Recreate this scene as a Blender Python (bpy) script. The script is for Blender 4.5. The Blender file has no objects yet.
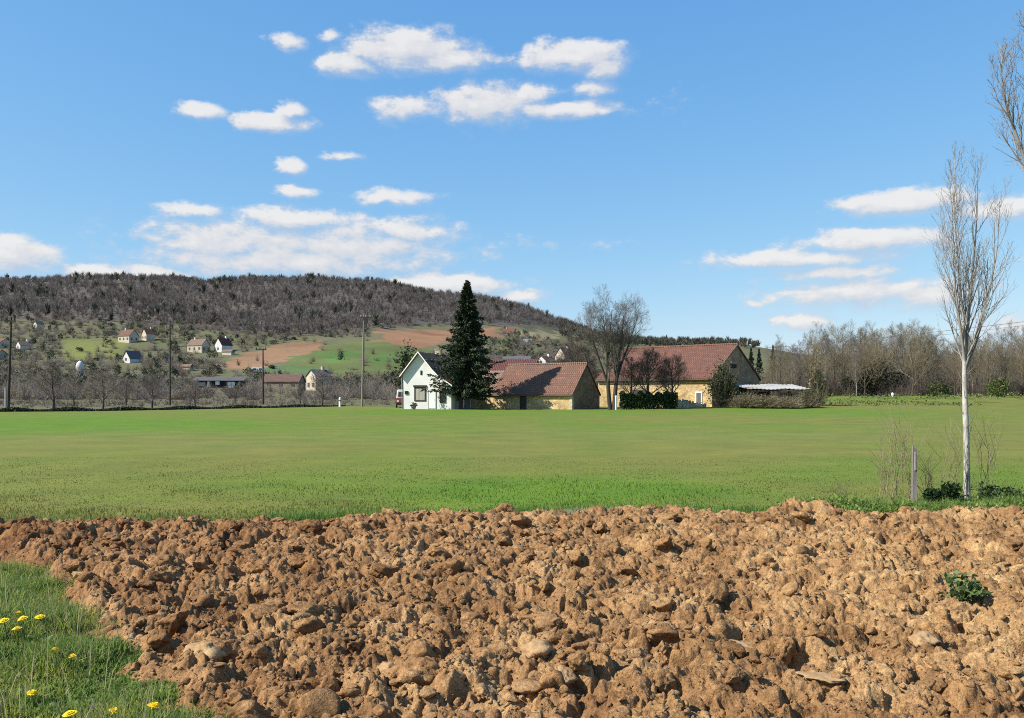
import bpy, math, random
import numpy as np
from mathutils import Vector, Matrix

random.seed(5)
SC = bpy.context.scene
COL = SC.collection
F, HY, CX, CH = 900.0, 395.0, 512.0, 1.65
R = math.radians

# ------------------------------------------------------------------ noise
def _h(ix, iy, seed):
    n = (ix.astype(np.int64) * 374761393 + iy.astype(np.int64) * 668265263 + seed * 1442695041) & 0x7fffffff
    n = ((n ^ (n >> 13)) * 1274126177) & 0x7fffffff
    n = ((n ^ (n >> 16)) * 1911520717) & 0x7fffffff
    return ((n ^ (n >> 15)) & 0xffffff) / float(0xffffff)

def vnoise(x, y, seed=0):
    ix, iy = np.floor(x), np.floor(y)
    fx, fy = x - ix, y - iy
    fx = fx * fx * fx * (fx * (fx * 6 - 15) + 10); fy = fy * fy * fy * (fy * (fy * 6 - 15) + 10)
    a = _h(ix, iy, seed); b = _h(ix + 1, iy, seed); c = _h(ix, iy + 1, seed); d = _h(ix + 1, iy + 1, seed)
    return (a + (b - a) * fx) * (1 - fy) + (c + (d - c) * fx) * fy

def fbm(x, y, seed=0, octv=4, gain=.5):
    s = 0; a = 1; t = 0
    for k in range(octv):
        s = s + a * vnoise(x * 2 ** k + 17.3 * k, y * 2 ** k - 9.1 * k, seed + k * 31); t += a; a *= gain
    return s / t

def sstep(a, b, x):
    t = np.clip((x - a) / (b - a), 0, 1); return t * t * (3 - 2 * t)

# ------------------------------------------------------------------ mesh helpers
def mesh_np(name, V, quads=None, tris=None, col=None, smooth=False):
    me = bpy.data.meshes.new(name)
    V = np.asarray(V, dtype=np.float32).reshape(-1, 3)
    q = np.asarray(quads if quads is not None else [], dtype=np.int32).reshape(-1, 4)
    t = np.asarray(tris if tris is not None else [], dtype=np.int32).reshape(-1, 3)
    me.vertices.add(len(V)); me.vertices.foreach_set('co', V.ravel())
    nl = q.size + t.size
    me.loops.add(nl); me.loops.foreach_set('vertex_index', np.concatenate([q.ravel(), t.ravel()]))
    me.polygons.add(len(q) + len(t))
    st = np.concatenate([np.arange(len(q)) * 4, q.size + np.arange(len(t)) * 3]).astype(np.int32)
    me.polygons.foreach_set('loop_start', st)
    if smooth: me.polygons.foreach_set('use_smooth', np.ones(len(q) + len(t), dtype=bool))
    me.update(calc_edges=True)
    if col is not None:
        c = np.ones((len(V), 4), dtype=np.float32); c[:, :3] = col
        a = me.color_attributes.new('Col', 'FLOAT_COLOR', 'POINT'); a.data.foreach_set('color', c.ravel())
    me.validate()
    return me

def link(name, me, mat=None, parent=None, loc=(0, 0, 0), rz=0.0):
    o = bpy.data.objects.new(name, me); COL.objects.link(o)
    if mat is not None and me is not None and not me.materials: me.materials.append(mat)
    o.location = loc; o.rotation_euler = (0, 0, rz)
    if parent is not None: o.parent = parent
    return o

def tag(o, label=None, cat=None, group=None, kind=None):
    for k, v in (('label', label), ('category', cat), ('group', group), ('kind', kind)):
        if v: o[k] = v
    return o

def thing(name, label, cat, loc=(0, 0, 0), rz=0.0, group=None):
    return tag(link(name, None, None, None, loc, rz), label, cat, group)

def dup(o, loc, rz=None, scale=None, label=None, group=None, parent=None):
    r = o.copy(); COL.objects.link(r)
    if parent is None:
        r.location = loc
        if rz is not None: r.rotation_euler = (r.rotation_euler[0], r.rotation_euler[1], rz)
        if scale is not None: r.scale = scale
        if label: r['label'] = label
        if group: r['group'] = group
    else:
        r.parent = parent
    for ch in list(o.children): dup(ch, None, parent=r)
    return r

class MB:
    """collects boxes, bars and polygons into one mesh"""
    def __init__(s): s.v = []; s.f = []
    def add(s, vs, fs):
        b = len(s.v); s.v += [tuple(p) for p in vs]; s.f += [tuple(i + b for i in f) for f in fs]
    def box(s, x0, x1, y0, y1, z0, z1):
        s.add([(x0, y0, z0), (x1, y0, z0), (x1, y1, z0), (x0, y1, z0), (x0, y0, z1), (x1, y0, z1), (x1, y1, z1), (x0, y1, z1)],
              [(0, 3, 2, 1), (4, 5, 6, 7), (0, 1, 5, 4), (1, 2, 6, 5), (2, 3, 7, 6), (3, 0, 4, 7)])
    def extrude(s, poly, y0, y1):
        n = len(poly)
        s.add([(x, y0, z) for x, z in poly] + [(x, y1, z) for x, z in poly],
              [tuple(range(n)), tuple(range(2 * n - 1, n - 1, -1))] + [(i + n, (i + 1) % n + n, (i + 1) % n, i) for i in range(n)])
    def tube(s, pts, rads, n=8, cap=True):
        pts = [Vector(p) for p in pts]; b = len(s.v)
        for k, p in enumerate(pts):
            t = (pts[min(k + 1, len(pts) - 1)] - pts[max(k - 1, 0)]).normalized()
            ref = Vector((1, 0, 0)) if abs(t.x) < .8 else Vector((0, 1, 0))
            a = t.cross(ref).normalized(); c = t.cross(a)
            for i in range(n):
                w = 2 * math.pi * i / n
                s.v.append(tuple(p + (a * math.cos(w) + c * math.sin(w)) * rads[k]))
        for k in range(len(pts) - 1):
            for i in range(n):
                j = (i + 1) % n
                s.f.append((b + k * n + i, b + k * n + j, b + (k + 1) * n + j, b + (k + 1) * n + i))
        if cap:
            s.f.append(tuple(b + i for i in range(n))); e = b + (len(pts) - 1) * n
            s.f.append(tuple(e + i for i in range(n - 1, -1, -1)))
    def build(s, name, mat, parent=None, loc=(0, 0, 0), rz=0.0, smooth=False):
        me = bpy.data.meshes.new(name); me.from_pydata(s.v, [], s.f); me.update()
        import bmesh
        bm = bmesh.new(); bm.from_mesh(me); bmesh.ops.recalc_face_normals(bm, faces=bm.faces); bm.to_mesh(me); bm.free()
        if smooth: me.polygons.foreach_set('use_smooth', [True] * len(me.polygons))
        return link(name, me, mat, parent, loc, rz)

# ------------------------------------------------------------------ materials
class G:
    def __init__(s, nt): s.nt = nt; nt.nodes.clear()
    def n(s, typ, ins=None, **props):
        nd = s.nt.nodes.new(typ)
        for k, v in props.items(): setattr(nd, k, v)
        for k, v in (ins or {}).items():
            if isinstance(v, bpy.types.NodeSocket): s.nt.links.new(v, nd.inputs[k])
            else: nd.inputs[k].default_value = v
        return nd
    def mix(s, f, a, b, blend='MIX'):
        nd = s.n('ShaderNodeMix', data_type='RGBA', blend_type=blend)
        for i, v in ((0, f), (6, a), (7, b)):
            if isinstance(v, bpy.types.NodeSocket): s.nt.links.new(v, nd.inputs[i])
            else: nd.inputs[i].default_value = (*v, 1) if (i and len(v) == 3) else v
        return nd.outputs[2]
    def math(s, op, a, b=0.0, c=0.0, clamp=False):
        nd = s.n('ShaderNodeMath', {0: a, 1: b, 2: c}, operation=op, use_clamp=clamp); return nd.outputs[0]
    def ramp(s, f, pts, interp='LINEAR'):
        nd = s.n('ShaderNodeValToRGB', {0: f}); cr = nd.color_ramp; cr.interpolation = interp
        while len(cr.elements) < len(pts): cr.elements.new(.5)
        for e, (p, c) in zip(cr.elements, pts): e.position = p; e.color = (*c, 1) if len(c) == 3 else c
        return nd.outputs[0]
    def noise(s, vec, scale, detail=4, rough=.55):
        return s.n('ShaderNodeTexNoise', {'Vector': vec, 'Scale': scale, 'Detail': detail, 'Roughness': rough}).outputs[0]

def mat_new(name):
    m = bpy.data.materials.new(name); m.use_nodes = True
    return m, G(m.node_tree)

def surf(name, c1, c2, scale=3.0, rough=.85, bump=.3, bscale=20.0, bdist=.02, stretch=(1, 1, 1), attr=False, spec=.25, metal=0.0, c3=None, big=.35):
    m, g = mat_new(name)
    tc = g.n('ShaderNodeTexCoord'); mp = g.n('ShaderNodeMapping', {0: tc.outputs['Object'], 3: stretch}).outputs[0]
    n1 = g.noise(mp, scale, 5, .6); n2 = g.noise(mp, scale * .17, 3, .5)
    pts = [(.32, c1), (.68, c2)] if c3 is None else [(.28, c1), (.5, c2), (.72, c3)]
    c = g.ramp(n1, pts)
    v = g.ramp(n2, [(.3, (1 - big,) * 3), (.7, (1.0,) * 3)])
    c = g.mix(1.0, c, v, 'MULTIPLY')
    if attr:
        at = g.n('ShaderNodeVertexColor', layer_name='Col').outputs[0]
        c = g.mix(1.0, c, at, 'MULTIPLY')
    b = g.n('ShaderNodeBump', {'Strength': bump, 'Distance': bdist, 'Height': g.noise(mp, bscale, 6, .65)})
    p = g.n('ShaderNodeBsdfPrincipled', {'Base Color': c, 'Roughness': rough, 'Specular IOR Level': spec, 'Metallic': metal, 'Normal': b.outputs[0]})
    o = g.n('ShaderNodeOutputMaterial'); g.nt.links.new(p.outputs[0], o.inputs[0])
    return m

def leafy(name, tint=(1, 1, 1), trans=.25, rough=.55):
    """foliage: per-leaf colour from the mesh's own colour attribute"""
    m, g = mat_new(name)
    at = g.n('ShaderNodeVertexColor', layer_name='Col').outputs[0]
    c = g.mix(1.0, at, tint, 'MULTIPLY')
    p = g.n('ShaderNodeBsdfPrincipled', {'Base Color': c, 'Roughness': rough, 'Specular IOR Level': .2})
    t = g.n('ShaderNodeBsdfTranslucent', {0: c})
    mx = g.n('ShaderNodeMixShader', {0: trans}); g.nt.links.new(p.outputs[0], mx.inputs[1]); g.nt.links.new(t.outputs[0], mx.inputs[2])
    o = g.n('ShaderNodeOutputMaterial'); g.nt.links.new(mx.outputs[0], o.inputs[0])
    return m

def tiles(name, c1, c2, c3, moss=(.12, .1, .07)):
    m, g = mat_new(name)
    tc = g.n('ShaderNodeTexCoord').outputs['Object']
    sx = g.n('ShaderNodeSeparateXYZ', {0: tc})
    v = g.n('ShaderNodeCombineXYZ', {0: sx.outputs[1], 1: g.math('MULTIPLY', sx.outputs[0], 1.25), 2: 0.0}).outputs[0]
    br = g.n('ShaderNodeTexBrick', {'Vector': v, 'Color1': (*c1, 1), 'Color2': (*c2, 1), 'Mortar': (*[k * .45 for k in c1], 1), 'Scale': 1.0,
                                    'Mortar Size': .018, 'Brick Width': .26, 'Row Height': .34, 'Bias': 0.0})
    n = g.noise(tc, .9, 6, .7)
    c = g.mix(g.ramp(n, [(.42, (0, 0, 0)), (.62, (1, 1, 1))]), br.outputs[0], c3)
    n2 = g.noise(tc, 2.3, 6, .7)
    c = g.mix(g.ramp(n2, [(.55, (0, 0, 0)), (.75, (.75,) * 3)]), c, moss)
    w = g.n('ShaderNodeTexWave', {'Vector': v, 'Scale': 1.25, 'Distortion': .4}, wave_type='BANDS', bands_direction='X')
    b = g.n('ShaderNodeBump', {'Strength': .7, 'Distance': .06, 'Height': g.math('ADD', w.outputs[1], g.math('MULTIPLY', br.outputs[1], -.6))})
    p = g.n('ShaderNodeBsdfPrincipled', {'Base Color': c, 'Roughness': .85, 'Specular IOR Level': .2, 'Normal': b.outputs[0]})
    o = g.n('ShaderNodeOutputMaterial'); g.nt.links.new(p.outputs[0], o.inputs[0])
    return m

def stone(name, c1, c2, c3, scale=3.2):
    m, g = mat_new(name)
    tc = g.n('ShaderNodeTexCoord').outputs['Object']
    mp = g.n('ShaderNodeMapping', {0: tc, 3: (1, 1, 1.7)}).outputs[0]
    wv = g.n('ShaderNodeVectorMath', {0: mp, 1: g.n('ShaderNodeTexNoise', {'Vector': tc, 'Scale': 4.0}).outputs[1]}, operation='ADD').outputs[0]
    vo = g.n('ShaderNodeTexVoronoi', {'Vector': wv, 'Scale': scale})
    ve = g.n('ShaderNodeTexVoronoi', {'Vector': wv, 'Scale': scale}, feature='DISTANCE_TO_EDGE')
    sep = g.n('ShaderNodeSeparateColor', {0: vo.outputs[1]})
    c = g.ramp(sep.outputs[0], [(0, c1), (.5, c2), (1, c3)])
    c = g.mix(g.ramp(ve.outputs[0], [(.02, (1, 1, 1)), (.09, (0, 0, 0))]), c, [k * .8 for k in c2])
    n = g.noise(tc, .7, 5, .65)
    c = g.mix(1.0, c, g.ramp(n, [(.3, (.55,) * 3), (.65, (1.1,) * 3)]), 'MULTIPLY')
    b = g.n('ShaderNodeBump', {'Strength': .8, 'Distance': .05, 'Height': ve.outputs[0]})
    p = g.n('ShaderNodeBsdfPrincipled', {'Base Color': c, 'Roughness': .9, 'Specular IOR Level': .15, 'Normal': b.outputs[0]})
    o = g.n('ShaderNodeOutputMaterial'); g.nt.links.new(p.outputs[0], o.inputs[0])
    return m

def glass(name, c=(.03, .035, .04)):
    m, g = mat_new(name)
    p = g.n('ShaderNodeBsdfPrincipled', {'Base Color': (*c, 1), 'Roughness': .12, 'Specular IOR Level': .6})
    o = g.n('ShaderNodeOutputMaterial'); g.nt.links.new(p.outputs[0], o.inputs[0])
    return m

M = dict(
    white=surf('white_render', (.70, .68, .63), (.82, .80, .76), .9, .9, .3, 12, big=.2),
    white_paint=surf('white_paint', (.74, .74, .72), (.82, .82, .8), 4.0, .6, .1, 30, big=.08),
    cream=surf('cream_render', (.55, .47, .33), (.66, .58, .43), 1.5, .9, .2, 20, big=.2),
    ochre=stone('ochre_stone', (.42, .27, .12), (.58, .42, .21), (.68, .53, .32)),
    palestone=stone('pale_stone', (.35, .29, .2), (.47, .4, .29), (.58, .51, .4)),
    greystone=stone('grey_stone', (.2, .16, .12), (.28, .23, .17), (.36, .3, .23)),
    tile_red=tiles('tile_red', (.15, .066, .046), (.2, .095, .066), (.12, .06, .047)),
    tile_brown=tiles('tile_brown', (.165, .082, .056), (.23, .122, .082), (.14, .08, .06)),
    tile_dark=tiles('tile_dark', (.13, .045, .04), (.17, .06, .05), (.11, .05, .045)),
    tile_pale=tiles('tile_pale', (.21, .14, .1), (.27, .19, .14), (.17, .125, .095)),
    slate=tiles('slate', (.1, .1, .11), (.15, .15, .16), (.12, .115, .12)),
    wood_dark=surf('weathered_wood_dark', (.05, .04, .03), (.09, .07, .055), 8, .85, .3, 40, stretch=(1, 1, .1)),
    wood_grey=surf('weathered_wood_grey', (.17, .15, .125), (.36, .33, .285), 10, .85, .4, 50, stretch=(1, 1, .08)),
    wood_tan=surf('shutter_wood', (.36, .33, .27), (.44, .41, .35), 8, .7, .2, 40, stretch=(6, 6, .3)),
    concrete=surf('concrete', (.36, .34, .31), (.45, .43, .4), 3, .9, .2, 30),
    gable_stone_shaded=stone('gable_stone_shaded', (.2, .132, .083), (.3, .207, .135), (.38, .275, .185)),  # darker, browner copy of the barn stone: gable shade put into the colour
    metal=surf('sheet_metal', (.3, .28, .255), (.44, .42, .39), 1.2, .5, .2, 8, stretch=(1, 1, 1), c3=(.44, .4, .35), spec=.4),
    dark=surf('dark_void', (.015, .014, .013), (.03, .027, .025), 3, .9, .1),
    glass=glass('window_glass'),
    pole_tan=surf('pole_tan', (.2, .175, .145), (.32, .28, .235), 8, .85, .4, 50, stretch=(1, 1, .08)),
    far_white=surf('aged_white_render', (.58, .56, .51), (.74, .72, .68), 1.2, .9, .2, 20, big=.25),
    far_cream=surf('aged_cream_render', (.5, .42, .31), (.64, .56, .44), 1.2, .9, .2, 20, big=.3),
    tile_far=tiles('tile_far', (.15, .085, .065), (.2, .115, .085), (.13, .085, .07)),
    tile_house=tiles('tile_house', (.42, .19, .1), (.5, .25, .14), (.36, .17, .09)),
    red=surf('red_paint', (.2, .045, .042), (.27, .065, .06), 3, .5, .05, big=.1, spec=.4),
    black=surf('black_rubber', (.02, .02, .02), (.035, .035, .035), 5, .8, .1),
    bark=surf('bark_brown', (.07, .055, .045), (.13, .105, .085), 6, .9, .6, 25, stretch=(1, 1, .3)),
    twig=surf('twig_brown', (.105, .082, .066), (.17, .137, .112), 1, .9, .1, attr=False),
    twig_dark=surf('twig_dark', (.07, .055, .045), (.12, .095, .08), 1, .9, .1),
    twig_olive=surf('twig_olive', (.2, .165, .1), (.29, .245, .155), .6, .9, .1),
    poplar_bark=surf('poplar_bark', (.12, .105, .088), (.44, .41, .36), 8, .8, .5, 40, stretch=(1, 1, .45), c3=(.68, .65, .6), big=.3),
    poplar_twig=surf('poplar_twig', (.25, .228, .205), (.39, .36, .328), 3, .85, .1),
    dry=surf('dry_stem', (.25, .215, .11), (.36, .31, .18), 3, .9, .1),
    leaf=leafy('foliage'),
    needle=leafy('needles', trans=.1, rough=.7),
    blade=leafy('grass_blade', trans=.48),
    flower=surf('dandelion_yellow', (.78, .52, .01), (.85, .62, .02), 30, .7, .2, big=.05),
    stem=surf('stem_green', (.1, .16, .04), (.16, .22, .07), 10, .7, .1),
    wire=surf('cable', (.08, .08, .085), (.11, .11, .115), 3, .6, .05),
)

# ------------------------------------------------------------------ terrain
DZ = np.array([0, 100, 150, 200, 250, 300, 400, 500, 600, 700, 800, 900, 1000, 1150, 1500, 2500, 6000], float)
ZL = np.array([0, 0, .3, 1.3, 3.4, 6.6, 19.0, 36.0, 52, 71, 92, 112, 119, 112, 90, 60, 20], float)
ZR = np.array([0, .1, 1.35, 2.5, 3.6, 5, 9, 14, 20, 27, 34, 40, 44, 44, 40, 30, 15], float)
RU = np.array([-900, -300, 0, 100, 200, 300, 380, 430, 480, 520, 560, 600, 650, 740, 800, 1024, 1900], float)
RY = np.array([300, 285, 275, 273, 275, 275, 278, 288, 293, 302, 317, 330, 334, 337, 346, 350, 352], float)

def gz(X, Y):
    X = np.asarray(X, float); Y = np.asarray(Y, float)
    u = CX + F * X / np.maximum(Y, 40)
    D = np.maximum(Y, 0)
    zl = np.interp(D, DZ, ZL); zr = np.interp(D, DZ, ZR)
    s = (HY - (np.interp(u, RU, RY) + 7.5)) / (HY - 286.0)
    k = sstep(250, 620, D)
    zl = zl * (1 + (s - 1) * k)
    w = sstep(600, 790, u)
    wf = sstep(300, 600, D)                       # far out both follow the ridge line
    z = zl * (1 - w) + (zr * (1 - wf) + np.minimum(zl, zr * 1.3) * wf) * w
    z = z + (fbm(X / 60, Y / 60, 3, 3) - .5) * 6 * sstep(320, 600, D) + (fbm(X / 9, Y / 9, 8, 3) - .5) * .12 * sstep(14, 30, D)
    z = z + (fbm(X / 7, Y / 11, 12, 2)) * .55 * sstep(118, 128, D) * sstep(155, 140, D) * sstep(800, 850, u)
    return z

def gzf(x, y): return float(gz(np.array([x]), np.array([y]))[0])
def at(px, py, D): return Vector(((px - CX) / F * D, D, CH + (HY - py) / F * D))
def base(px, D):
    x = (px - CX) / F * D; return Vector((x, D, gzf(x, D)))
def ground_at(px, py, dmin=100.0, dmax=1000.0):
    D = np.linspace(dmin, dmax, 4000); X = (px - CX) / F * D
    yp = HY - (gz(X, D) - CH) / D * F
    i = np.argmax(yp <= py) if np.any(yp <= py) else len(D) - 1
    return float(D[i])

def leftline(Y): return -1.77 - (Y - 4.6) * .777
def soil_far(X):
    return np.interp(X, [-8, -6.2, -2.8, .2, 3.9, 7, 12], [10.5, 10.8, 11.45, 11.9, 12.25, 11.7, 11.4])
def soil_mask(X, Y):
    """distance-like value, positive inside the ploughed area"""
    n = (fbm(X * 1.6, Y * 1.6, 77, 4) - .5)
    a = (X - leftline(Y)) * .79 + n * .9
    b = soil_far(X) - Y + n * .7
    return np.minimum(a, b)

def poly_in(u, y, P):
    ins = np.zeros(u.shape, bool); n = len(P)
    for i in range(n):
        (x0, y0), (x1, y1) = P[i], P[(i + 1) % n]
        if y0 == y1: continue
        c = ((y0 > y) != (y1 > y)) & (u < (x1 - x0) * (y - y0) / (y1 - y0) + x0)
        ins ^= c
    return ins

WB_U = np.array([-900, 0, 100, 200, 250, 320, 380, 450, 500, 550, 600, 650, 1900], float)
WB_Y = np.array([318, 318, 323, 327, 335, 336, 327, 325, 325, 328, 336, 338, 340], float)

def field_tone(u, y):
    f = np.zeros(u.shape)
    for (cu, cy, su, sy, w) in ((60, 424, 230, 9, 1.0), (560, 490, 230, 17, 1.0), (830, 472, 130, 14, .9), (300, 487, 170, 13, .65), (1000, 478, 80, 18, .7),
                                (480, 413, 160, 5, .8), (760, 412, 140, 5, .5), (150, 497, 90, 8, .45), (900, 505, 150, 12, .6), (560, 512, 300, 8, .5)):
        f = np.maximum(f, w * np.exp(-((u - cu) / su) ** 2 - ((y - cy) / sy) ** 2))
    return f

def ground_color(X, Y, Z):
    D = np.maximum(Y, 5.0); u = CX + F * X / np.maximum(Y, 5.0); y = HY - (Z - CH) / D * F
    n = fbm(X / 3.0, Y / 7.0, 21, 4); n2 = fbm(X / 14.0, Y / 22.0, 25, 4)
    f = np.clip(field_tone(u, y) + (n - .5) * .8 + (n2 - .5) * 1.2 + .2, 0, 1)[..., None]
    olive = np.array([.152, .155, .038]); green = np.array([.10, .172, .019]); pale = np.array([.19, .16, .075])
    c = olive * (1 - f) + green * f
    p = (np.clip((n2 - .46) * 4, 0, 1) * np.clip((y - 425) / 20, 0, 1) * np.clip((480 - y) / 20, 0, 1))[..., None] * .45
    c = c * (1 - p) + pale * p
    # beyond the field edge
    nu = u + (fbm(X / 9, Y / 9, 5, 4) - .5) * 26; ny = y + (fbm(X / 11, Y / 11, 6, 4) - .5) * 7
    edge = np.interp(u, [-200, 0, 120, 350, 400, 460], [88, 88, 95, 122, 118, 118])
    far = (Y > edge) & (u < 600)
    far2 = Y > 170
    q = fbm(X / 25, Y / 25, 40, 4)[..., None]
    vine = np.array([.135, .112, .08]) * (1 - q) + np.array([.12, .118, .06]) * q
    hill = np.array([.095, .105, .05]) * (1 - q) + np.array([.15, .135, .08]) * q
    t = sstep(372, 384, ny)[..., None]
    fc = hill * (1 - t) + vine * t
    def put(P, colr, mixn=.0):
        m = poly_in(nu, ny, P) & (Y > 105)
        fc[m] = np.array(colr) * (.7 + .6 * q[m])
    put([(62, 340), (122, 339), (124, 358), (60, 361)], (.15, .16, .05))
    put([(290, 346), (420, 338), (440, 372), (300, 378), (282, 366)], (.105, .125, .045))
    put([(316, 352), (362, 349), (362, 358), (330, 362)], (.085, .15, .04))
    put([(262, 368), (320, 366), (318, 374), (258, 375)], (.085, .125, .05))
    put([(370, 354), (410, 352), (410, 362), (370, 364)], (.08, .14, .035))
    put([(218, 364), (245, 353), (279, 345), (317, 341), (325, 348), (290, 358), (255, 369), (222, 370)], (.23, .135, .08))
    put([(378, 330), (500, 328), (500, 336), (450, 342), (415, 349), (378, 341)], (.235, .125, .075))
    put([(340, 382), (398, 380), (398, 385), (340, 386)], (.3, .24, .14))
    put([(515, 331), (560, 333), (560, 340), (520, 339)], (.27, .22, .13))
    put([(495, 336), (520, 337), (522, 350), (495, 352)], (.13, .15, .06))
    wood = (ny < np.interp(u, WB_U, WB_Y)) & (Y > 300)
    fc[wood] = np.array([.105, .09, .08])
    rightfar = (u >= 600) & (Y > 160)
    sel = far | far2
    c[sel] = fc[sel]
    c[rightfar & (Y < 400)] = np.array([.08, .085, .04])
    path = (u > 860) & (Y > 146) & (Y < 152); c[path] = np.array([.33, .29, .2])
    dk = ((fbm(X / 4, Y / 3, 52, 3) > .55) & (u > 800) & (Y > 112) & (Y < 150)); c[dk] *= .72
    verge = far & (Y < edge + 4); c[verge] = np.array([.1, .1, .05])
    return c

def make_ground():
    us = np.concatenate([np.linspace(-9000, -760, 14), np.arange(-700, 1760, 3.4), np.linspace(1800, 9800, 14)])
    ys = [-400., -200, -80, -30, -10, 0]; d = 2.0
    while d < 10: ys.append(d); d += .22
    while d < 1100: ys.append(d); d *= 1.0105
    while d < 7000: ys.append(d); d *= 1.12
    ys = np.array(ys)
    U, Y = np.meshgrid(us, ys)
    X = (U - CX) / F * np.maximum(Y, 40)
    Z = gz(X, Y)
    sm = soil_mask(X, Y)
    Z = Z - .32 * sstep(.25, .7, sm) * (Y > 1.5) * (X < 9)
    nr, nc = U.shape
    V = np.stack([X, Y, Z], -1).reshape(-1, 3)
    idx = np.arange(nr * nc).reshape(nr, nc)
    q = np.stack([idx[:-1, :-1], idx[:-1, 1:], idx[1:, 1:], idx[1:, :-1]], -1).reshape(-1, 4)
    C = ground_color(X, Y, Z).reshape(-1, 3)
    me = mesh_np('ground', V, q, col=C, smooth=True)
    m, g = mat_new('ground_cover')
    tc = g.n('ShaderNodeTexCoord').outputs['Object']
    a = g.n('ShaderNodeVertexColor', layer_name='Col').outputs[0]
    n1 = g.noise(tc, 3.2, 6, .7); n2 = g.noise(tc, 14.0, 4, .7); n3 = g.noise(tc, .5, 5, .6)
    c = g.mix(1.0, a, g.ramp(n1, [(.3, (.88, .9, .86)), (.7, (1.1, 1.08, 1.1))]), 'MULTIPLY')
    c = g.mix(1.0, c, g.ramp(n2, [(.3, (.93,) * 3), (.7, (1.06,) * 3)]), 'MULTIPLY')
    c = g.mix(1.0, c, g.ramp(n3, [(.3, (.8, .88, .85)), (.7, (1.16, 1.1, 1.0))]), 'MULTIPLY')
    b = g.n('ShaderNodeBump', {'Strength': .25, 'Distance': .03, 'Height': g.math('ADD', n2, n1)})
    p = g.n('ShaderNodeBsdfPrincipled', {'Base Color': c, 'Roughness': .9, 'Specular IOR Level': .1, 'Normal': b.outputs[0]})
    o = g.n('ShaderNodeOutputMaterial'); g.nt.links.new(p.outputs[0], o.inputs[0])
    tag(link('ground', me, m), 'green meadow and the fields of the hillside behind it', kind='structure')

# ------------------------------------------------------------------ ploughed soil
def clod_layer(X, Y, s, seed, tilt=.5, rr=.75):
    ix, iy = np.floor(X / s), np.floor(Y / s)
    best = np.full(X.shape, -9.0)
    for dx in (-1, 0, 1):
        for dy in (-1, 0, 1):
            cx, cy = ix + dx, iy + dy
            px = (cx + _h(cx, cy, seed)) * s; py = (cy + _h(cx, cy, seed + 1)) * s
            h = _h(cx, cy, seed + 2); a = _h(cx, cy, seed + 3) * 6.283; t = _h(cx, cy, seed + 4) * tilt
            r = s * rr * (.6 + .7 * _h(cx, cy, seed + 5))
            ex, ey = (X - px), (Y - py)
            ca, sa = np.cos(a), np.sin(a); e1 = ex * ca + ey * sa; e2 = -ex * sa + ey * ca
            d = (np.maximum(np.abs(e1) * 1.15, np.abs(e2)) * .45 + np.sqrt(e1 * e1 + 1.25 * e2 * e2) * .55) / r
            v = h * 1.05 - .95 * d ** 3.4 + t * e1 / r
            best = np.maximum(best, v)
    return best

SLAB = .40
def slab_cell(ix, iy):
    cx = (ix + .1 + .8 * _h(ix, iy, 401)) * SLAB; cy = (iy + .1 + .8 * _h(ix, iy, 402)) * SLAB
    sz = .05 + .08 * _h(ix, iy, 403) ** 2
    on = _h(ix, iy, 404) < np.interp(cx, [-2, 0, 2.5, 5], [.85, .75, .45, .35])
    return cx, cy, sz, on

def slab_pits(X, Y):
    ix, iy = np.floor(X / SLAB), np.floor(Y / SLAB); H = np.zeros(X.shape)
    for dx in (-1, 0, 1):
        for dy in (-1, 0, 1):
            cx, cy, sz, on = slab_cell(ix + dx, iy + dy)
            d = ((X - cx) / (sz * 1.15)) ** 2 + ((Y - cy + sz * .7) / (sz * .62)) ** 2
            H = np.maximum(H, np.where(on, 1.15 * sz * np.exp(-d * d * .8), 0))
    return H

def soil_height(X, Y):
    wx = X + (fbm(X * 5, Y * 5, 60, 4) - .5) * .17 + (vnoise(X * 34, Y * 34, 64) - .5) * .02; wy = Y + (fbm(X * 5, Y * 5, 66, 4) - .5) * .17 + (vnoise(X * 34, Y * 34, 65) - .5) * .02
    A = clod_layer(wx, wy, .62, 100, .7); B = clod_layer(wx, wy, .29, 120, .8); C = clod_layer(wx, wy, .14, 140, .8)
    Dd = clod_layer(wx + .3, wy, .07, 160, .8); E = clod_layer(wx, wy + .2, .036, 180, .7)
    amp = .35 + 1.0 * fbm(X / 1.1, Y / 1.1, 70, 3)
    H = .09 + .05 * np.clip(A, -1.2, 1.2) * amp + .066 * np.clip(B, -1.2, 1.3) * amp + .042 * np.clip(C, -1.1, 1.2) + .027 * np.clip(Dd, -1, 1.1) + .014 * np.clip(E, -1, 1)
    cr = np.abs(fbm(X * 1.5, Y * 2.6, 301, 4) - .5); H -= .13 * sstep(.035, .004, cr) * sstep(.42, .56, fbm(X * .8, Y * .8, 305, 2)) 
    H += (fbm(X / 1.7, Y / 1.3, 90, 3) - .5) * .16
    H += .016 * (fbm(X * 30, Y * 30, 93, 3) - .5)
    H -= slab_pits(X, Y)
    H += .16 * np.exp(-((X - 3.75) / .42) ** 2 - ((Y - 11.9) / .4) ** 2)
    m = soil_mask(X, Y)
    return np.where(m > 0, np.maximum(H, -.12) * sstep(-.05, .35, m) + .0, -.03) - .25 * sstep(.0, -.3, m)

def soil_z(x, y): return float(soil_height(np.array([x]), np.array([y]))[0])

def soil_top(x, y, r):
    a = np.linspace(0, 6.283, 24)[None]; q = np.linspace(0, r, 6)[:, None]
    return float(np.percentile(soil_height(x + q * np.cos(a), y + q * np.sin(a)), 80))

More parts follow.
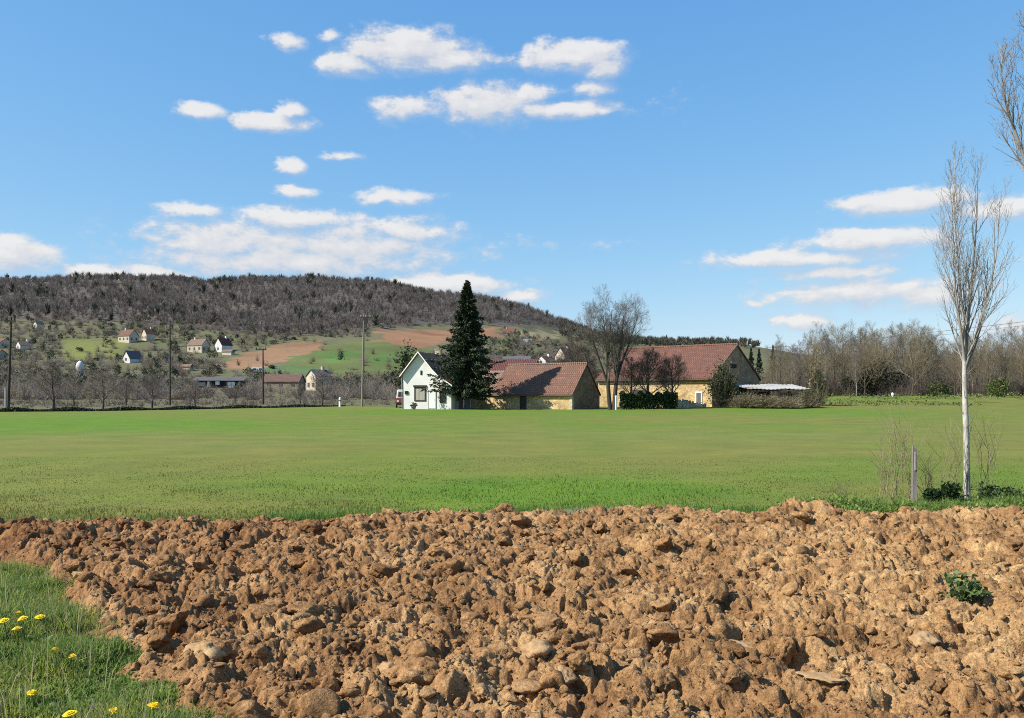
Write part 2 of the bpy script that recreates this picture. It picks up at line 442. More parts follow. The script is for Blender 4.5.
def make_soil():
    nr, nc = 860, 1400
    Y = 2.6 * (13.2 / 2.6) ** (np.linspace(0, 1, nr))
    Y = np.repeat(Y[:, None], nc, 1)
    t = np.linspace(0, 1, nc)[None, :]
    x0 = np.maximum(leftline(Y) - 1.5, -.66 * Y - 1.6); x1 = .60 * Y + 1.8
    X = x0 + (x1 - x0) * t
    Z = soil_height(X, Y)
    V = np.stack([X, Y, Z], -1).reshape(-1, 3)
    idx = np.arange(nr * nc).reshape(nr, nc)
    q = np.stack([idx[:-1, :-1], idx[:-1, 1:], idx[1:, 1:], idx[1:, :-1]], -1).reshape(-1, 4)
    me = mesh_np('ploughed_soil', V, q, smooth=False)
    tag(link('ploughed_soil', me, M_soil), 'freshly ploughed brown soil in the foreground', kind='structure')

def soil_material():
    m, g = mat_new('clay_soil')
    tc = g.n('ShaderNodeTexCoord').outputs['Object']
    n1 = g.noise(tc, 2.2, 6, .65); n2 = g.noise(tc, 22, 5, .7); n3 = g.noise(tc, 90, 4, .7); n4 = g.noise(tc, .45, 3, .5)
    c = g.ramp(n1, [(.3, (.18, .095, .044)), (.5, (.36, .212, .1)), (.72, (.545, .365, .188))])
    sx = g.n('ShaderNodeSeparateXYZ', {0: tc}).outputs[0]
    c = g.mix(1.0, c, g.ramp(g.math('MULTIPLY_ADD', sx, .1, .5), [(.0, (.76, .66, .61)), (.45, (.94, .91, .88)), (.85, (1.05, 1.05, 1.0))]), 'MULTIPLY')
    c = g.mix(1.0, c, g.ramp(n2, [(.3, (.55, .53, .52)), (.68, (1.22, 1.22, 1.22))]), 'MULTIPLY')
    c = g.mix(1.0, c, g.ramp(n3, [(.32, (.62,) * 3), (.68, (1.25,) * 3)]), 'MULTIPLY')
    c = g.mix(1.0, c, g.ramp(n4, [(.35, (.92, .88, .84)), (.65, (1.05, 1.05, 1.03))]), 'MULTIPLY')
    h = g.math('MULTIPLY_ADD', n2, 2.0, n3)
    b = g.n('ShaderNodeBump', {'Strength': .9, 'Distance': .012, 'Height': h})
    p = g.n('ShaderNodeBsdfPrincipled', {'Base Color': c, 'Roughness': .95, 'Specular IOR Level': .12, 'Normal': b.outputs[0]})
    o = g.n('ShaderNodeOutputMaterial'); g.nt.links.new(p.outputs[0], o.inputs[0])
    return m
M_soil = soil_material()

def ico(sub):
    import bmesh
    bm = bmesh.new(); bmesh.ops.create_icosphere(bm, subdivisions=sub, radius=1.0)
    bm.verts.ensure_lookup_table()
    v = np.array([x.co[:] for x in bm.verts]); f = np.array([[x.index for x in fa.verts] for fa in bm.faces]); bm.free()
    return v, f

def clods(pos, size, sub, rng, flat=.65, rough=.5, tilt=.35, lift=None):
    """angular clods: a sphere cut by random planes; one array of vertices and triangles"""
    v, f = ico(sub); N = len(pos); J = 9
    nrm = rng.normal(size=(N, J, 3)); nrm /= np.linalg.norm(nrm, axis=2, keepdims=True)
    d = rng.uniform(.5, .95, (N, J))
    dots = np.einsum('njk,vk->nvj', nrm, v)
    rr = np.where(dots > .05, d[:, None, :] / np.maximum(dots, .05), 9.0)
    rad = np.minimum(-np.log(np.exp(-38 * rr).sum(2)) / 38, 1.05)
    o1 = rng.uniform(0, 50, (N, 1)); vx, vy, vz = v[None, :, 0], v[None, :, 1], v[None, :, 2]
    nz = vnoise(vx * 1.9 + vz * 1.3 + o1, vy * 1.9 - vz * 1.1 + o1, 5) + .6 * vnoise(vx * 4.3 - vz * 3 + o1, vy * 4.3 + vz * 3.3, 6) + .35 * vnoise(vx * 9 + vz * 6 + o1, vy * 9 - vz * 7, 7)
    rad = rad * (1 + rough * (nz - .97)) * (1 + .05 * (rng.random((N, len(v))) - .5))
    P = v[None] * rad[..., None]
    sc = rng.uniform(.55, 1.25, (N, 1, 3)); sc[..., 2] *= flat
    P = P * sc * size[:, None, None]
    a = rng.uniform(0, 6.28, N); tl = rng.normal(0, tilt, N)
    if lift is not None: a = rng.normal(0, .5, N); tl = lift + tl
    y2 = P[..., 1] * np.cos(tl)[:, None] - P[..., 2] * np.sin(tl)[:, None]; z2 = P[..., 1] * np.sin(tl)[:, None] + P[..., 2] * np.cos(tl)[:, None]
    x3 = P[..., 0] * np.cos(a)[:, None] - y2 * np.sin(a)[:, None]; y3 = P[..., 0] * np.sin(a)[:, None] + y2 * np.cos(a)[:, None]
    P = np.stack([x3, y3, z2], -1) + pos[:, None, :]
    T = f[None] + (np.arange(N) * len(v))[:, None, None]
    return P.reshape(-1, 3), T.reshape(-1, 3)

def make_clods():
    rng = np.random.default_rng(11)
    Vs, Ts, b = [], [], 0
    for n, s0, s1, sub, sink in ((260, .05, .10, 3, .0), (1500, .032, .06, 3, .1), (3600, .016, .034, 2, .12), (26000, .006, .018, 1, .2)):
        Y = 3.0 * (12.6 / 3.0) ** rng.random(n); X = rng.uniform(-.66, .64, n) * Y + rng.uniform(-.5, .5, n)
        ok = soil_mask(X, Y) > .05; X, Y = X[ok], Y[ok]
        S = s0 * (s1 / s0) ** (rng.random(len(X)) ** 1.6)
        S *= np.where(X > .5, .8, 1.0)
        Z = soil_height(X, Y) + S * sink
        V, T = clods(np.stack([X, Y, Z], 1), S, sub, rng, .6 if sub == 3 else .65, .22 if sub == 3 else .45, .6 if sub == 3 else .4)
        Vs.append(V); Ts.append(T + b); b += len(V)
    gx, gy = np.meshgrid(np.arange(-24, 26), np.arange(6, 32)); gx, gy = gx.ravel().astype(float), gy.ravel().astype(float)
    cx, cy, sz, on = slab_cell(gx, gy); on &= (soil_mask(cx, cy) > .2) & (np.abs(cx) < .72 * cy + .6); cx, cy, sz = cx[on], cy[on], sz[on]
    z = soil_height(cx, cy + sz * .4) + sz * .02
    V, T = clods(np.stack([cx, cy + sz * .1, z], 1), sz * 1.12, 4, rng, .72, .42, .28, -.28); Vs.append(V); Ts.append(T + b); b += len(V)
    # crumbs spilling into the grass edges
    n = 900; Y = rng.uniform(4, 12.6, n); X = rng.uniform(-.62, .62, n) * Y
    mk = soil_mask(X, Y); ok = (mk < .1) & (mk > -.3); X, Y = X[ok], Y[ok]
    S = .012 + .03 * rng.random(len(X)) ** 2
    V, T = clods(np.stack([X, Y, S * .3 + np.maximum(soil_height(X, Y), 0)], 1), S, 1, rng); Vs.append(V); Ts.append(T + b)
    me = mesh_np('soil_clods', np.concatenate(Vs), tris=np.concatenate(Ts), smooth=False)
    tag(link('soil_clods', me, M_soil), 'loose clods of earth lying all over the ploughed soil', kind='stuff')
    # the largest pale clods one can point to
    pale = surf('dry_clay', (.31, .19, .09), (.45, .295, .15), 14, .95, .8, 40, .01, big=.15)
    for px, py, wpx, fl, lab in ((565, 684, 34, .6, 'big pale earth clod lying frontmost on the ploughed soil beside a rounder pale clod'),
                                 (541, 666, 30, .75, 'rounded pale earth clod just behind the biggest pale clod of the ploughed soil'),
                                 (389, 665, 30, .8, 'upright tan earth clod standing alone left of the pair of pale clods'),
                                 (206, 640, 36, .8, 'large brown earth clod nearest to the grassy corner with the dandelions'),
                                 (730, 637, 58, .22, 'wide flat slab of pale smooth earth lying on the ploughed soil'),
                                 (823, 684, 40, .4, 'flat-topped pale earth clod near the right front of the ploughed soil'),
                                 (922, 640, 40, .25, 'flat pale patch-like clod in front of the small green weed'),
                                 (80, 576, 16, .5, 'small pale stone lying on the soil above the dandelion grass')):
        D = (CH - .14) * F / (py + wpx * .2 - HY); x = (px - CX) / F * D; s = wpx / F * D * .55
        rr = np.random.default_rng(int(px))
        V, T = clods(np.array([[0, 0, s * fl * .2]]), np.array([s]), 4, rr, max(fl, .35), .34, .12)
        V = V + .0
        o = link('earth_clod' if py != 576 else 'stone', mesh_np('earth_clod', V, tris=T, smooth=False), pale, None, (x, D, soil_top(x, D, s) - s * .08))
        tag(o, lab, 'clod' if py != 576 else 'stone', 'large pale clods' if py != 576 else None)

# ------------------------------------------------------------------ blades, leaves, twigs
def blades(X, Y, Z, H, W, rng, c0, c1, lean=.5, face=None):
    n = len(X); a = rng.uniform(0, 6.283, n); l = rng.uniform(0, lean, n) * H; la = rng.uniform(0, 6.283, n)
    dx, dy = np.cos(a) * W / 2, np.sin(a) * W / 2; lx, ly = np.cos(la) * l, np.sin(la) * l
    V = np.empty((n, 5, 3))
    V[:, 0] = np.stack([X - dx, Y - dy, Z], 1); V[:, 1] = np.stack([X + dx, Y + dy, Z], 1)
    V[:, 2] = np.stack([X + dx * .8 + lx * .35, Y + dy * .8 + ly * .35, Z + H * .55], 1)
    V[:, 3] = np.stack([X - dx * .8 + lx * .35, Y - dy * .8 + ly * .35, Z + H * .55], 1)
    V[:, 4] = np.stack([X + lx, Y + ly, Z + H * np.sqrt(np.maximum(.1, 1 - (l / H) ** 2 * .6))], 1)
    b = np.arange(n)[:, None] * 5
    q = b + np.array([[0, 1, 2, 3]]); t = b + np.array([[3, 2, 4]])
    k = rng.random((n, 1)); C = np.array(c0) * (1 - k) + np.array(c1) * k
    C = C * rng.uniform(.75, 1.2, (n, 1))
    return V.reshape(-1, 3), q, t, np.repeat(C, 5, 0)

def join(parts):
    Vs, Q, T, C, b = [], [], [], [], 0
    for V, q, t, c in parts:
        Vs.append(V); Q.append(q + b); T.append(t + b); C.append(c); b += len(V)
    return np.concatenate(Vs), np.concatenate(Q), np.concatenate(T), np.concatenate(C)

def leaf_cloud(P, size, rng, c0, c1, aspect=1.6, up=0.0):
    n = len(P)
    a = rng.normal(size=(n, 3)); a[:, 2] += up; a /= np.linalg.norm(a, axis=1, keepdims=True)
    b = np.cross(a, rng.normal(size=(n, 3))); b /= np.linalg.norm(b, axis=1, keepdims=True)
    s = size * rng.uniform(.6, 1.3, (n, 1))
    V = np.stack([P - a * s * aspect / 2, P + b * s * .5, P + a * s * aspect / 2, P - b * s * .5], 1)
    k = rng.random((n, 1)); C = (np.array(c0) * (1 - k) + np.array(c1) * k) * rng.uniform(.7, 1.25, (n, 1))
    return V.reshape(-1, 3), (np.arange(n)[:, None] * 4 + np.arange(4)[None]), np.zeros((0, 3), int), np.repeat(C, 4, 0)

def ellip(n, rx, ry, rz, cz, rng, clumps=26, spread=.34, shell=.45):
    """points in an uneven crown: clumps spread through an ellipsoid"""
    d = rng.normal(size=(clumps, 3)); d /= np.linalg.norm(d, axis=1, keepdims=True)
    c = d * (shell + (1 - shell) * rng.random((clumps, 1)) ** .6) * .8
    P = c[rng.integers(0, clumps, n)] + rng.normal(size=(n, 3)) * spread * rng.uniform(.3, 1.0, (n, 1))
    P = P * np.array([rx, ry, rz]); P[:, 2] += cz
    P[:, 2] = np.maximum(P[:, 2], .02)
    return P

def tubes(levels, sides):
    Vs, Q, b = [], [], 0
    for (P, rad), S in zip(levels, sides):
        N, K, _ = P.shape
        T = np.gradient(P, axis=1); T /= np.linalg.norm(T, axis=2, keepdims=True) + 1e-9
        ref = np.where(np.abs(T[..., :1]) < .75, np.array([1., 0, 0]), np.array([0, 1., 0]))
        A = np.cross(T, ref); A /= np.linalg.norm(A, axis=2, keepdims=True) + 1e-9; B = np.cross(T, A)
        w = np.arange(S) * 2 * np.pi / S
        V = P[:, :, None] + (A[:, :, None] * np.cos(w)[None, None, :, None] + B[:, :, None] * np.sin(w)[None, None, :, None]) * rad[:, :, None, None]
        idx = np.arange(N * K * S).reshape(N, K, S)
        nx = np.roll(idx, -1, 2)
        q = np.stack([idx[:, :-1], nx[:, :-1], nx[:, 1:], idx[:, 1:]], -1).reshape(-1, 4)
        Vs.append(V.reshape(-1, 3)); Q.append(q + b); b += N * K * S
    return np.concatenate(Vs), np.concatenate(Q)

def grow(P, rad, n, frac, ang, length, rr, K, wander, up, rng, out=0.0, tip=.25, minr=.002):
    """children for every parent curve; length = function(t, parent length)"""
    N, K0, _ = P.shape
    t = frac[0] + (frac[1] - frac[0]) * ((np.arange(n)[None] + rng.random((N, n))) / n)
    f = t * (K0 - 1); i = np.minimum(f.astype(int), K0 - 2); w = (f - i)[..., None]
    ar = np.arange(N)[:, None]
    p = P[ar, i] * (1 - w) + P[ar, i + 1] * w
    pd = P[ar, i + 1] - P[ar, i]; pd /= np.linalg.norm(pd, axis=2, keepdims=True) + 1e-9
    pr = rad[ar, i] * (1 - w[..., 0]) + rad[ar, i + 1] * w[..., 0]
    plen = np.linalg.norm(np.diff(P, axis=1), axis=2).sum(1)[:, None]
    ref = np.where(np.abs(pd[..., 2:]) < .9, np.array([0, 0, 1.]), np.array([1., 0, 0]))
    a = np.cross(pd, ref); a /= np.linalg.norm(a, axis=2, keepdims=True) + 1e-9; b = np.cross(pd, a)
    az = np.arange(n)[None] * 2.4 + rng.uniform(0, 6.28, (N, 1)) + rng.normal(0, .5, (N, n))
    perp = a * np.cos(az)[..., None] + b * np.sin(az)[..., None]
    g = rng.uniform(ang[0], ang[1], (N, n))[..., None]
    d = pd * np.cos(g) + perp * np.sin(g)
    L = length(t, plen) * rng.uniform(.75, 1.2, (N, n))
    p = p.reshape(-1, 3); d = d.reshape(-1, 3); L = L.reshape(-1, 1); pr = pr.reshape(-1)
    Q = [p]; st = L / (K - 1)
    for k in range(K - 1):
        d = d + rng.normal(0, wander, d.shape) + np.array([0, 0, up]); d /= np.linalg.norm(d, axis=1, keepdims=True) + 1e-9
        Q.append(Q[-1] + d * st)
    C = np.stack(Q, 1)
    r0 = np.maximum(pr * rr, minr)
    rd = np.maximum(r0[:, None] * np.linspace(1, tip, K)[None], minr * .6)
    return C, rd

def trunk_curve(pts, rads, K=12):
    pts = np.array(pts, float); s = np.linspace(0, len(pts) - 1, K); i = np.minimum(s.astype(int), len(pts) - 2); w = (s - i)[:, None]
    p = pts[i] * (1 - w) + pts[i + 1] * w
    r = np.interp(s, np.arange(len(rads)), rads)
    return p[None], r[None]

def bare_tree(rng, H, tr, spread=(.6, 1.0), first=.25, n1=14, n2=8, n3=7, n4=5, up=.05, l1=.45, minr=.012, trunks=None, wander=.055, fall=.8):
    """returns (trunk mesh, crown mesh) of a leafless tree of height H"""
    if trunks is None:
        w = rng.normal(0, .012 * H, (5, 2)); w[0] = 0
        trunks = [([(w[k, 0], w[k, 1], H * .93 * k / 4) for k in range(5)], [tr, tr * .8, tr * .6, tr * .35, tr * .1])]
    t0 = [trunk_curve(p, r) for p, r in trunks]
    P0 = np.concatenate([a for a, b in t0]); r0 = np.concatenate([b for a, b in t0])
    A = grow(P0, r0, n1, (first, .97), spread, lambda t, L: H * l1 * (1.08 - fall * t), .5, 8, wander, up, rng, minr=minr * 1.3)
    B = grow(*A, n2, (.2, .97), (.4, .9), lambda t, L: L * (.62 - .3 * t), .6, 6, wander * 1.4, up, rng, minr=minr)
    Cc = grow(*B, n3, (.15, .98), (.4, .9), lambda t, L: L * (.6 - .25 * t), .6, 4, wander * 2, up, rng, minr=minr * .8)
    lv, sd = [A, B, Cc], [5, 4, 3]
    if n4:
        lv.append(grow(*Cc, n4, (.2, 1), (.3, .9), lambda t, L: L * .6, .7, 3, .15, up, rng, minr=minr * .7)); sd.append(3)
    V, q = tubes([(P0, r0)], [9]); tm = mesh_np('trunk', V, q, smooth=True)
    V, q = tubes(lv, sd); cm = mesh_np('crown', V, q, smooth=True)
    return tm, cm

def tree_thing(name, label, cat, loc, meshes, mats, group=None, rz=0.0):
    t = thing(name, label, cat, loc, rz, group)
    link('trunk', meshes[0], mats[0], t); link('crown', meshes[1], mats[1], t)
    return t

def twigs(n, rx, rz_, rng, w=.02, sub=3, droop=0.0):
    """a leafless bush as slender triangles fanning out from the base"""
    a = rng.uniform(0, 6.283, n); e = np.arccos(rng.uniform(.05, 1, n))
    d = np.stack([np.cos(a) * np.sin(e) * rx, np.sin(a) * np.sin(e) * rx, np.cos(e) * rz_ + .1], 1)
    b0 = rng.normal(0, .12 * rx, (n, 3)); b0[:, 2] = 0
    tip = b0 + d * rng.uniform(.7, 1.05, (n, 1))
    P0, P1, Wd = [b0], [tip], [np.full(n, w)]
    for k in range(sub):
        f = rng.uniform(.3, .95, (n, 1)); s = b0 + (tip - b0) * f
        dd = (tip - b0) * .35 + rng.normal(0, .22, (n, 3)) * np.array([rx, rx, rz_])
        dd[:, 2] = np.abs(dd[:, 2]) * .8
        P0.append(s); P1.append(s + dd * (1.1 - f * .5)); Wd.append(np.full(n, w * .6))
    P0, P1, Wd = np.concatenate(P0), np.concatenate(P1), np.concatenate(Wd)
    sd = np.cross(P1 - P0, rng.normal(size=P0.shape)); sd /= np.linalg.norm(sd, axis=1, keepdims=True) + 1e-9
    V = np.stack([P0 - sd * Wd[:, None], P0 + sd * Wd[:, None], P1], 1).reshape(-1, 3)
    return V, np.arange(len(V)).reshape(-1, 3)

# ------------------------------------------------------------------ grass
def make_grass():
    rng = np.random.default_rng(3)
    # lush corner with the dandelions
    n = 95000; Y = 2.8 + 6.2 * rng.random(n); X = leftline(Y) + .75 - 4.0 * rng.random(n) ** 1.3
    mk = soil_mask(X, Y); cl = fbm(X * 2.2, Y * 2.2, 200, 3)
    ok = ((mk < .17 + .4 * (cl - .5)) & (rng.random(n) < np.clip(1.0 - np.maximum(mk, 0) * 3.5, .1, 1))) & (X > -.72 * Y - 1); X, Y, cl = X[ok], Y[ok], cl[ok]
    H = (.04 + .15 * np.clip((cl - .3) * 1.9, 0, 1)) * rng.uniform(.6, 1.3, len(X))
    a = blades(X, Y, np.zeros(len(X)), H, rng.uniform(.004, .011, len(X)), rng, (.12, .215, .035), (.36, .41, .09), .95)
    pt = fbm(X * 1.4, Y * 1.4, 205, 3)[:, None]
    tint = np.clip((pt - .35) * 3, 0, 1) * np.array([1.35, 1.08, 1.0]) + (1 - np.clip((pt - .35) * 3, 0, 1)) * np.array([.75, .85, .85])
    a = (a[0], a[1], a[2], a[3] * np.repeat(tint, 5, 0))
    k = rng.random(len(X)) < .24
    b = blades(X[k], Y[k], np.zeros(k.sum()), H[k] * 1.1, np.full(k.sum(), .005), rng, (.3, .27, .13), (.4, .36, .2), .9)
    m_ = rng.random(len(X)) < .006
    b2 = blades(X[m_], Y[m_], np.zeros(m_.sum()), rng.uniform(.18, .34, m_.sum()), np.full(m_.sum(), .006), rng, (.36, .31, .17), (.5, .44, .27), .55)
    # broad little leaves between the blades
    kk = rng.random(len(X)) < .3
    P = np.stack([X[kk], Y[kk], H[kk] * rng.random(kk.sum()) * .6], 1)
    c = leaf_cloud(P, .028, rng, (.1, .19, .04), (.22, .3, .08), 1.7, 0)
    V, q, t, C = join([a, b, b2, c])
    tag(link('lush_grass', mesh_np('lush_grass', V, q, t, C), M['blade']), 'lush green grass in the corner in front of the soil', kind='stuff')
    # meadow: blades near the ploughed edge, thinning with distance
    n = 100000; Y = 10.6 * (24 / 10.6) ** (rng.random(n) ** 1.5); X = rng.uniform(-.7, .7, n) * Y
    ok = soil_mask(X, Y) < .05; X, Y = X[ok], Y[ok]
    Z = gz(X, Y); u = CX + F * X / Y; yy = HY + CH / Y * F
    f = np.clip(field_tone(u, yy) + (fbm(X / 3, Y / 7, 21, 4) - .5) * 1.1, 0, 1)[:, None]
    cl = fbm(X / .9, Y / .9, 210, 3)
    H = (.025 + .085 * np.clip((cl - .3) * 2, 0, 1)) * rng.uniform(.5, 1.3, len(X)) * np.interp(Y, [11, 13, 17, 24], [1.0, .6, .35, .15])
    Wd = rng.uniform(.006, .012, len(X)) * np.interp(Y, [11, 32], [1, 1.6])
    V, q, t, C = blades(X, Y, Z, H, Wd, rng, (1, 1, 1), (1, 1, 1), .8)
    C = .75 * C + .25
    base_c = np.array([.172, .175, .047]) * (1 - f) + np.array([.108, .195, .025]) * f
    dry = rng.random((len(X), 1)) < .05
    base_c = np.where(dry, np.array([.3, .27, .13]), base_c)
    C = C * np.repeat(base_c, 5, 0)
    # taller tufts along the ploughed edge and pale dead tuft
    n = 15000; X2 = rng.uniform(-8.5, 9, n); Y2 = soil_far(X2) + np.abs(rng.normal(0, .35, n)) - .1
    cl2 = fbm(X2 * 1.1, Y2 * 1.1, 220, 3); ok = (soil_mask(X2, Y2) < .1) & (rng.random(n) < np.clip((cl2 - .35) * 4, .08, 1)); X2, Y2, cl2 = X2[ok], Y2[ok], cl2[ok]
    e1 = blades(X2, Y2, np.zeros(len(X2)), rng.uniform(.06, .17, len(X2)) * (.5 + cl2), np.full(len(X2), .009), rng, (.08, .19, .03), (.17, .24, .06), .9)
    n = 2600; X3 = rng.normal(1.15, .33, n); Y3 = rng.normal(12.0, .13, n)
    e2 = blades(X3, Y3, np.zeros(n), rng.uniform(.06, .17, n), np.full(n, .008), rng, (.42, .38, .27), (.55, .5, .38), 1.0)
    n = 1500; X4 = rng.normal(-5.6, .7, n); Y4 = rng.normal(11.3, .15, n)
    e3 = blades(X4, Y4, np.zeros(n), rng.uniform(.04, .12, n), np.full(n, .007), rng, (.3, .28, .16), (.4, .36, .22), 1.0)
    V, q, t, C = join([(V, q, t, C), e1, e2, e3])
    tag(link('meadow_grass', mesh_np('meadow_grass', V, q, t, C), M['blade']), 'short meadow grass between the ploughed soil and the farm', kind='stuff')
    n = 9000; Y = rng.uniform(108, 150, n); X = rng.uniform(.33, .75, n) * Y
    cl = fbm(X / 6, Y / 4, 240, 3); ok = cl > .5; X, Y, cl = X[ok], Y[ok], cl[ok]
    P = np.stack([X, Y, gz(X, Y) + rng.random(len(X)) * (cl - .42) * 2.2], 1)
    V, q, t, C = leaf_cloud(P, .16, rng, (.07, .125, .03), (.17, .2, .06), 1.8, .4)
    tag(link('rough_grass', mesh_np('rough_grass', V, q, t, C), M['leaf']), 'rough grass tussocks on the low bank before the treeline', kind='stuff')
    # rank weeds at the foot of the poplar
    n = 16000; X = rng.uniform(3.9, 9.6, n); Y = soil_far(X) + .05 + np.abs(rng.normal(0, .5, n)) + .25 * (X > 6) * rng.random(n)
    cl = fbm(X * 1.3, Y * 1.3, 230, 3); ok = (rng.random(n) < np.clip((cl - .3) * 4, .05, 1)) & (Y < 14.6); X, Y, cl = X[ok], Y[ok], cl[ok]
    H = (.04 + .22 * np.clip((cl - .3) * 1.6, 0, 1)) * np.interp(X, [3.9, 5, 9], [.5, 1, 1.05])
    P = np.stack([X, Y, H * rng.random(len(X)) ** .7], 1)
    a = leaf_cloud(P[::2], .032, rng, (.075, .16, .03), (.24, .31, .07), 1.9, .25)
    X5, Y5, H5 = (np.concatenate([X + rng.normal(0, .05, len(X)) for _ in range(2)]), np.tile(Y, 2), np.tile(H, 2) * rng.uniform(.5, 1.4, 2 * len(X)))
    b = blades(X5, Y5, np.zeros(len(X5)), H5, np.full(len(X5), .009), rng, (.08, .16, .03), (.24, .29, .08), .9)
    V, q, t, C = join([a, b])
    tag(link('verge_weeds', mesh_np('verge_weeds', V, q, t, C), M['leaf']), 'rank green weeds along the soil edge around the poplar foot', kind='stuff')

def make_dandelions():
    import bmesh
    spots = [(4, 621, 'dandelion at the far left edge of the flower patch, cut by the frame'), (17, 629, 'dandelion lowest of the knot of yellow flowers at the left'),
             (23, 619, 'dandelion in the middle of the knot of yellow flowers at the left'), (19, 613, 'half-open dandelion topmost of the knot of yellow flowers'),
             (40, 617, 'dandelion at the right end of the knot of yellow flowers'), (55, 650, 'single dandelion midway down the grass slope'),
             (73, 657, 'dull drooping dandelion beside the single dandelion midway down'), (32, 693, 'small closed dandelion low down in the grass near the left edge'),
             (70, 714, 'wide open dandelion at the bottom edge of the grass'), (114, 711, 'faded pale dandelion between the two bright ones at the bottom'),
             (154, 706, 'wide open dandelion nearest to the bare soil')]
    def head(r, n):
        mb = MB()
        for ring, (rr, zz, k) in enumerate(((r, .0, n), (r * .72, .006, n - 4), (r * .42, .011, n - 8))):
            for i in range(k):
                a = 2 * math.pi * (i + .5 * ring) / k; w = .55 * math.pi * rr / k * 1.5
                c, s = math.cos(a), math.sin(a)
                mb.add([(c * .003 + s * w * .4, s * .003 - c * w * .4, zz), (c * rr * .8 + s * w, s * rr * .8 - c * w, zz + .004), (c * rr, s * rr, zz + .002),
                        (c * rr * .8 - s * w, s * rr * .8 + c * w, zz + .004), (c * .003 - s * w * .4, s * .003 + c * w * .4, zz)], [(0, 1, 2, 3, 4)])
        mb.tube([(0, 0, -.012), (0, 0, .004)], [.006, .008], 8)
        return mb
    proto = None
    for k, (px, py, lab) in enumerate(spots):
        rng = random.Random(k); H = .12 + .05 * rng.random()
        D = (CH - H) * F / (py - HY); x = (px - CX) / F * D
        if proto is None:
            proto = thing('dandelion', lab, 'flower', (x, D, 0), 0, 'dandelions in the grass corner'); o = proto
            mb = MB(); mb.tube([(0, 0, -.02), (.008, .004, .06), (.0, .0, .13)], [.003, .0028, .0026], 6); mb.build('stem', M['stem'], o)
            h = head(.024, 22).build('flower_head', M['flower'], o, (0, 0, .135)); h.rotation_euler = (R(14), R(-8), 0)
        else:
            o = dup(proto, (x, D, 0), rng.random() * 6, None, lab)
        s = 1.5 if k in (0, 1, 4, 8, 10, 2) else 1.1
        o.scale = (s, s, H / .135)

# ------------------------------------------------------------------ buildings
def building(name, label, cat, loc, rz, profile, L, wall_m, roof_m, oh=.3, ohe=.35, t=.14, sink=.5, group=None, roof_gable=None):
    o = thing(name, label, cat, loc, rz, group)
    mb = MB(); pr = list(profile)
    mb.extrude([(pr[0][0], -sink)] + pr + [(pr[-1][0], -sink)], 0, L); mb.build('wall', wall_m, o)
    def ext(p, q, d):
        dx, dz = q[0] - p[0], q[1] - p[1]; l = math.hypot(dx, dz); return (q[0] + dx / l * d, q[1] + dz / l * d)
    low = [ext(pr[1], pr[0], ohe)] + pr[1:-1] + [ext(pr[-2], pr[-1], ohe)]
    low = [(x, z + .015) for x, z in low]
    up = [(x, z + t) for x, z in low]
    mb = MB(); mb.extrude(low + up[::-1], -oh, L + oh); rf = mb.build('roof', roof_m, o)
    return o, rf

def window(parent, x, y, z, w, h, side=0.0, frame=M['wood_dark'], pane=M['glass'], fw=.07, name='window', cross=True, sill=None):
    """a window or door of its own, standing proud of the wall; local -y is outwards"""
    mb = MB()
    mb.box(-w / 2, -w / 2 + fw, -.07, .05, 0, h); mb.box(w / 2 - fw, w / 2, -.07, .05, 0, h)
    mb.box(-w / 2 + fw, w / 2 - fw, -.07, .05, h - fw, h); mb.box(-w / 2 + fw, w / 2 - fw, -.07, .05, 0, fw)
    if cross:
        mb.box(-.025, .025, -.055, .04, fw, h - fw)
        mb.box(-w / 2 + fw, -.025, -.05, .035, h * .55, h * .55 + .04); mb.box(.025, w / 2 - fw, -.05, .035, h * .55, h * .55 + .04)
    f = mb.build(name, frame, parent, (x, y, z), side)
    mb = MB(); mb.box(-w / 2 + fw, w / 2 - fw, -.03, .03, fw, h - fw); mb.build('pane' if name == 'window' else 'panel', pane, f)
    return f

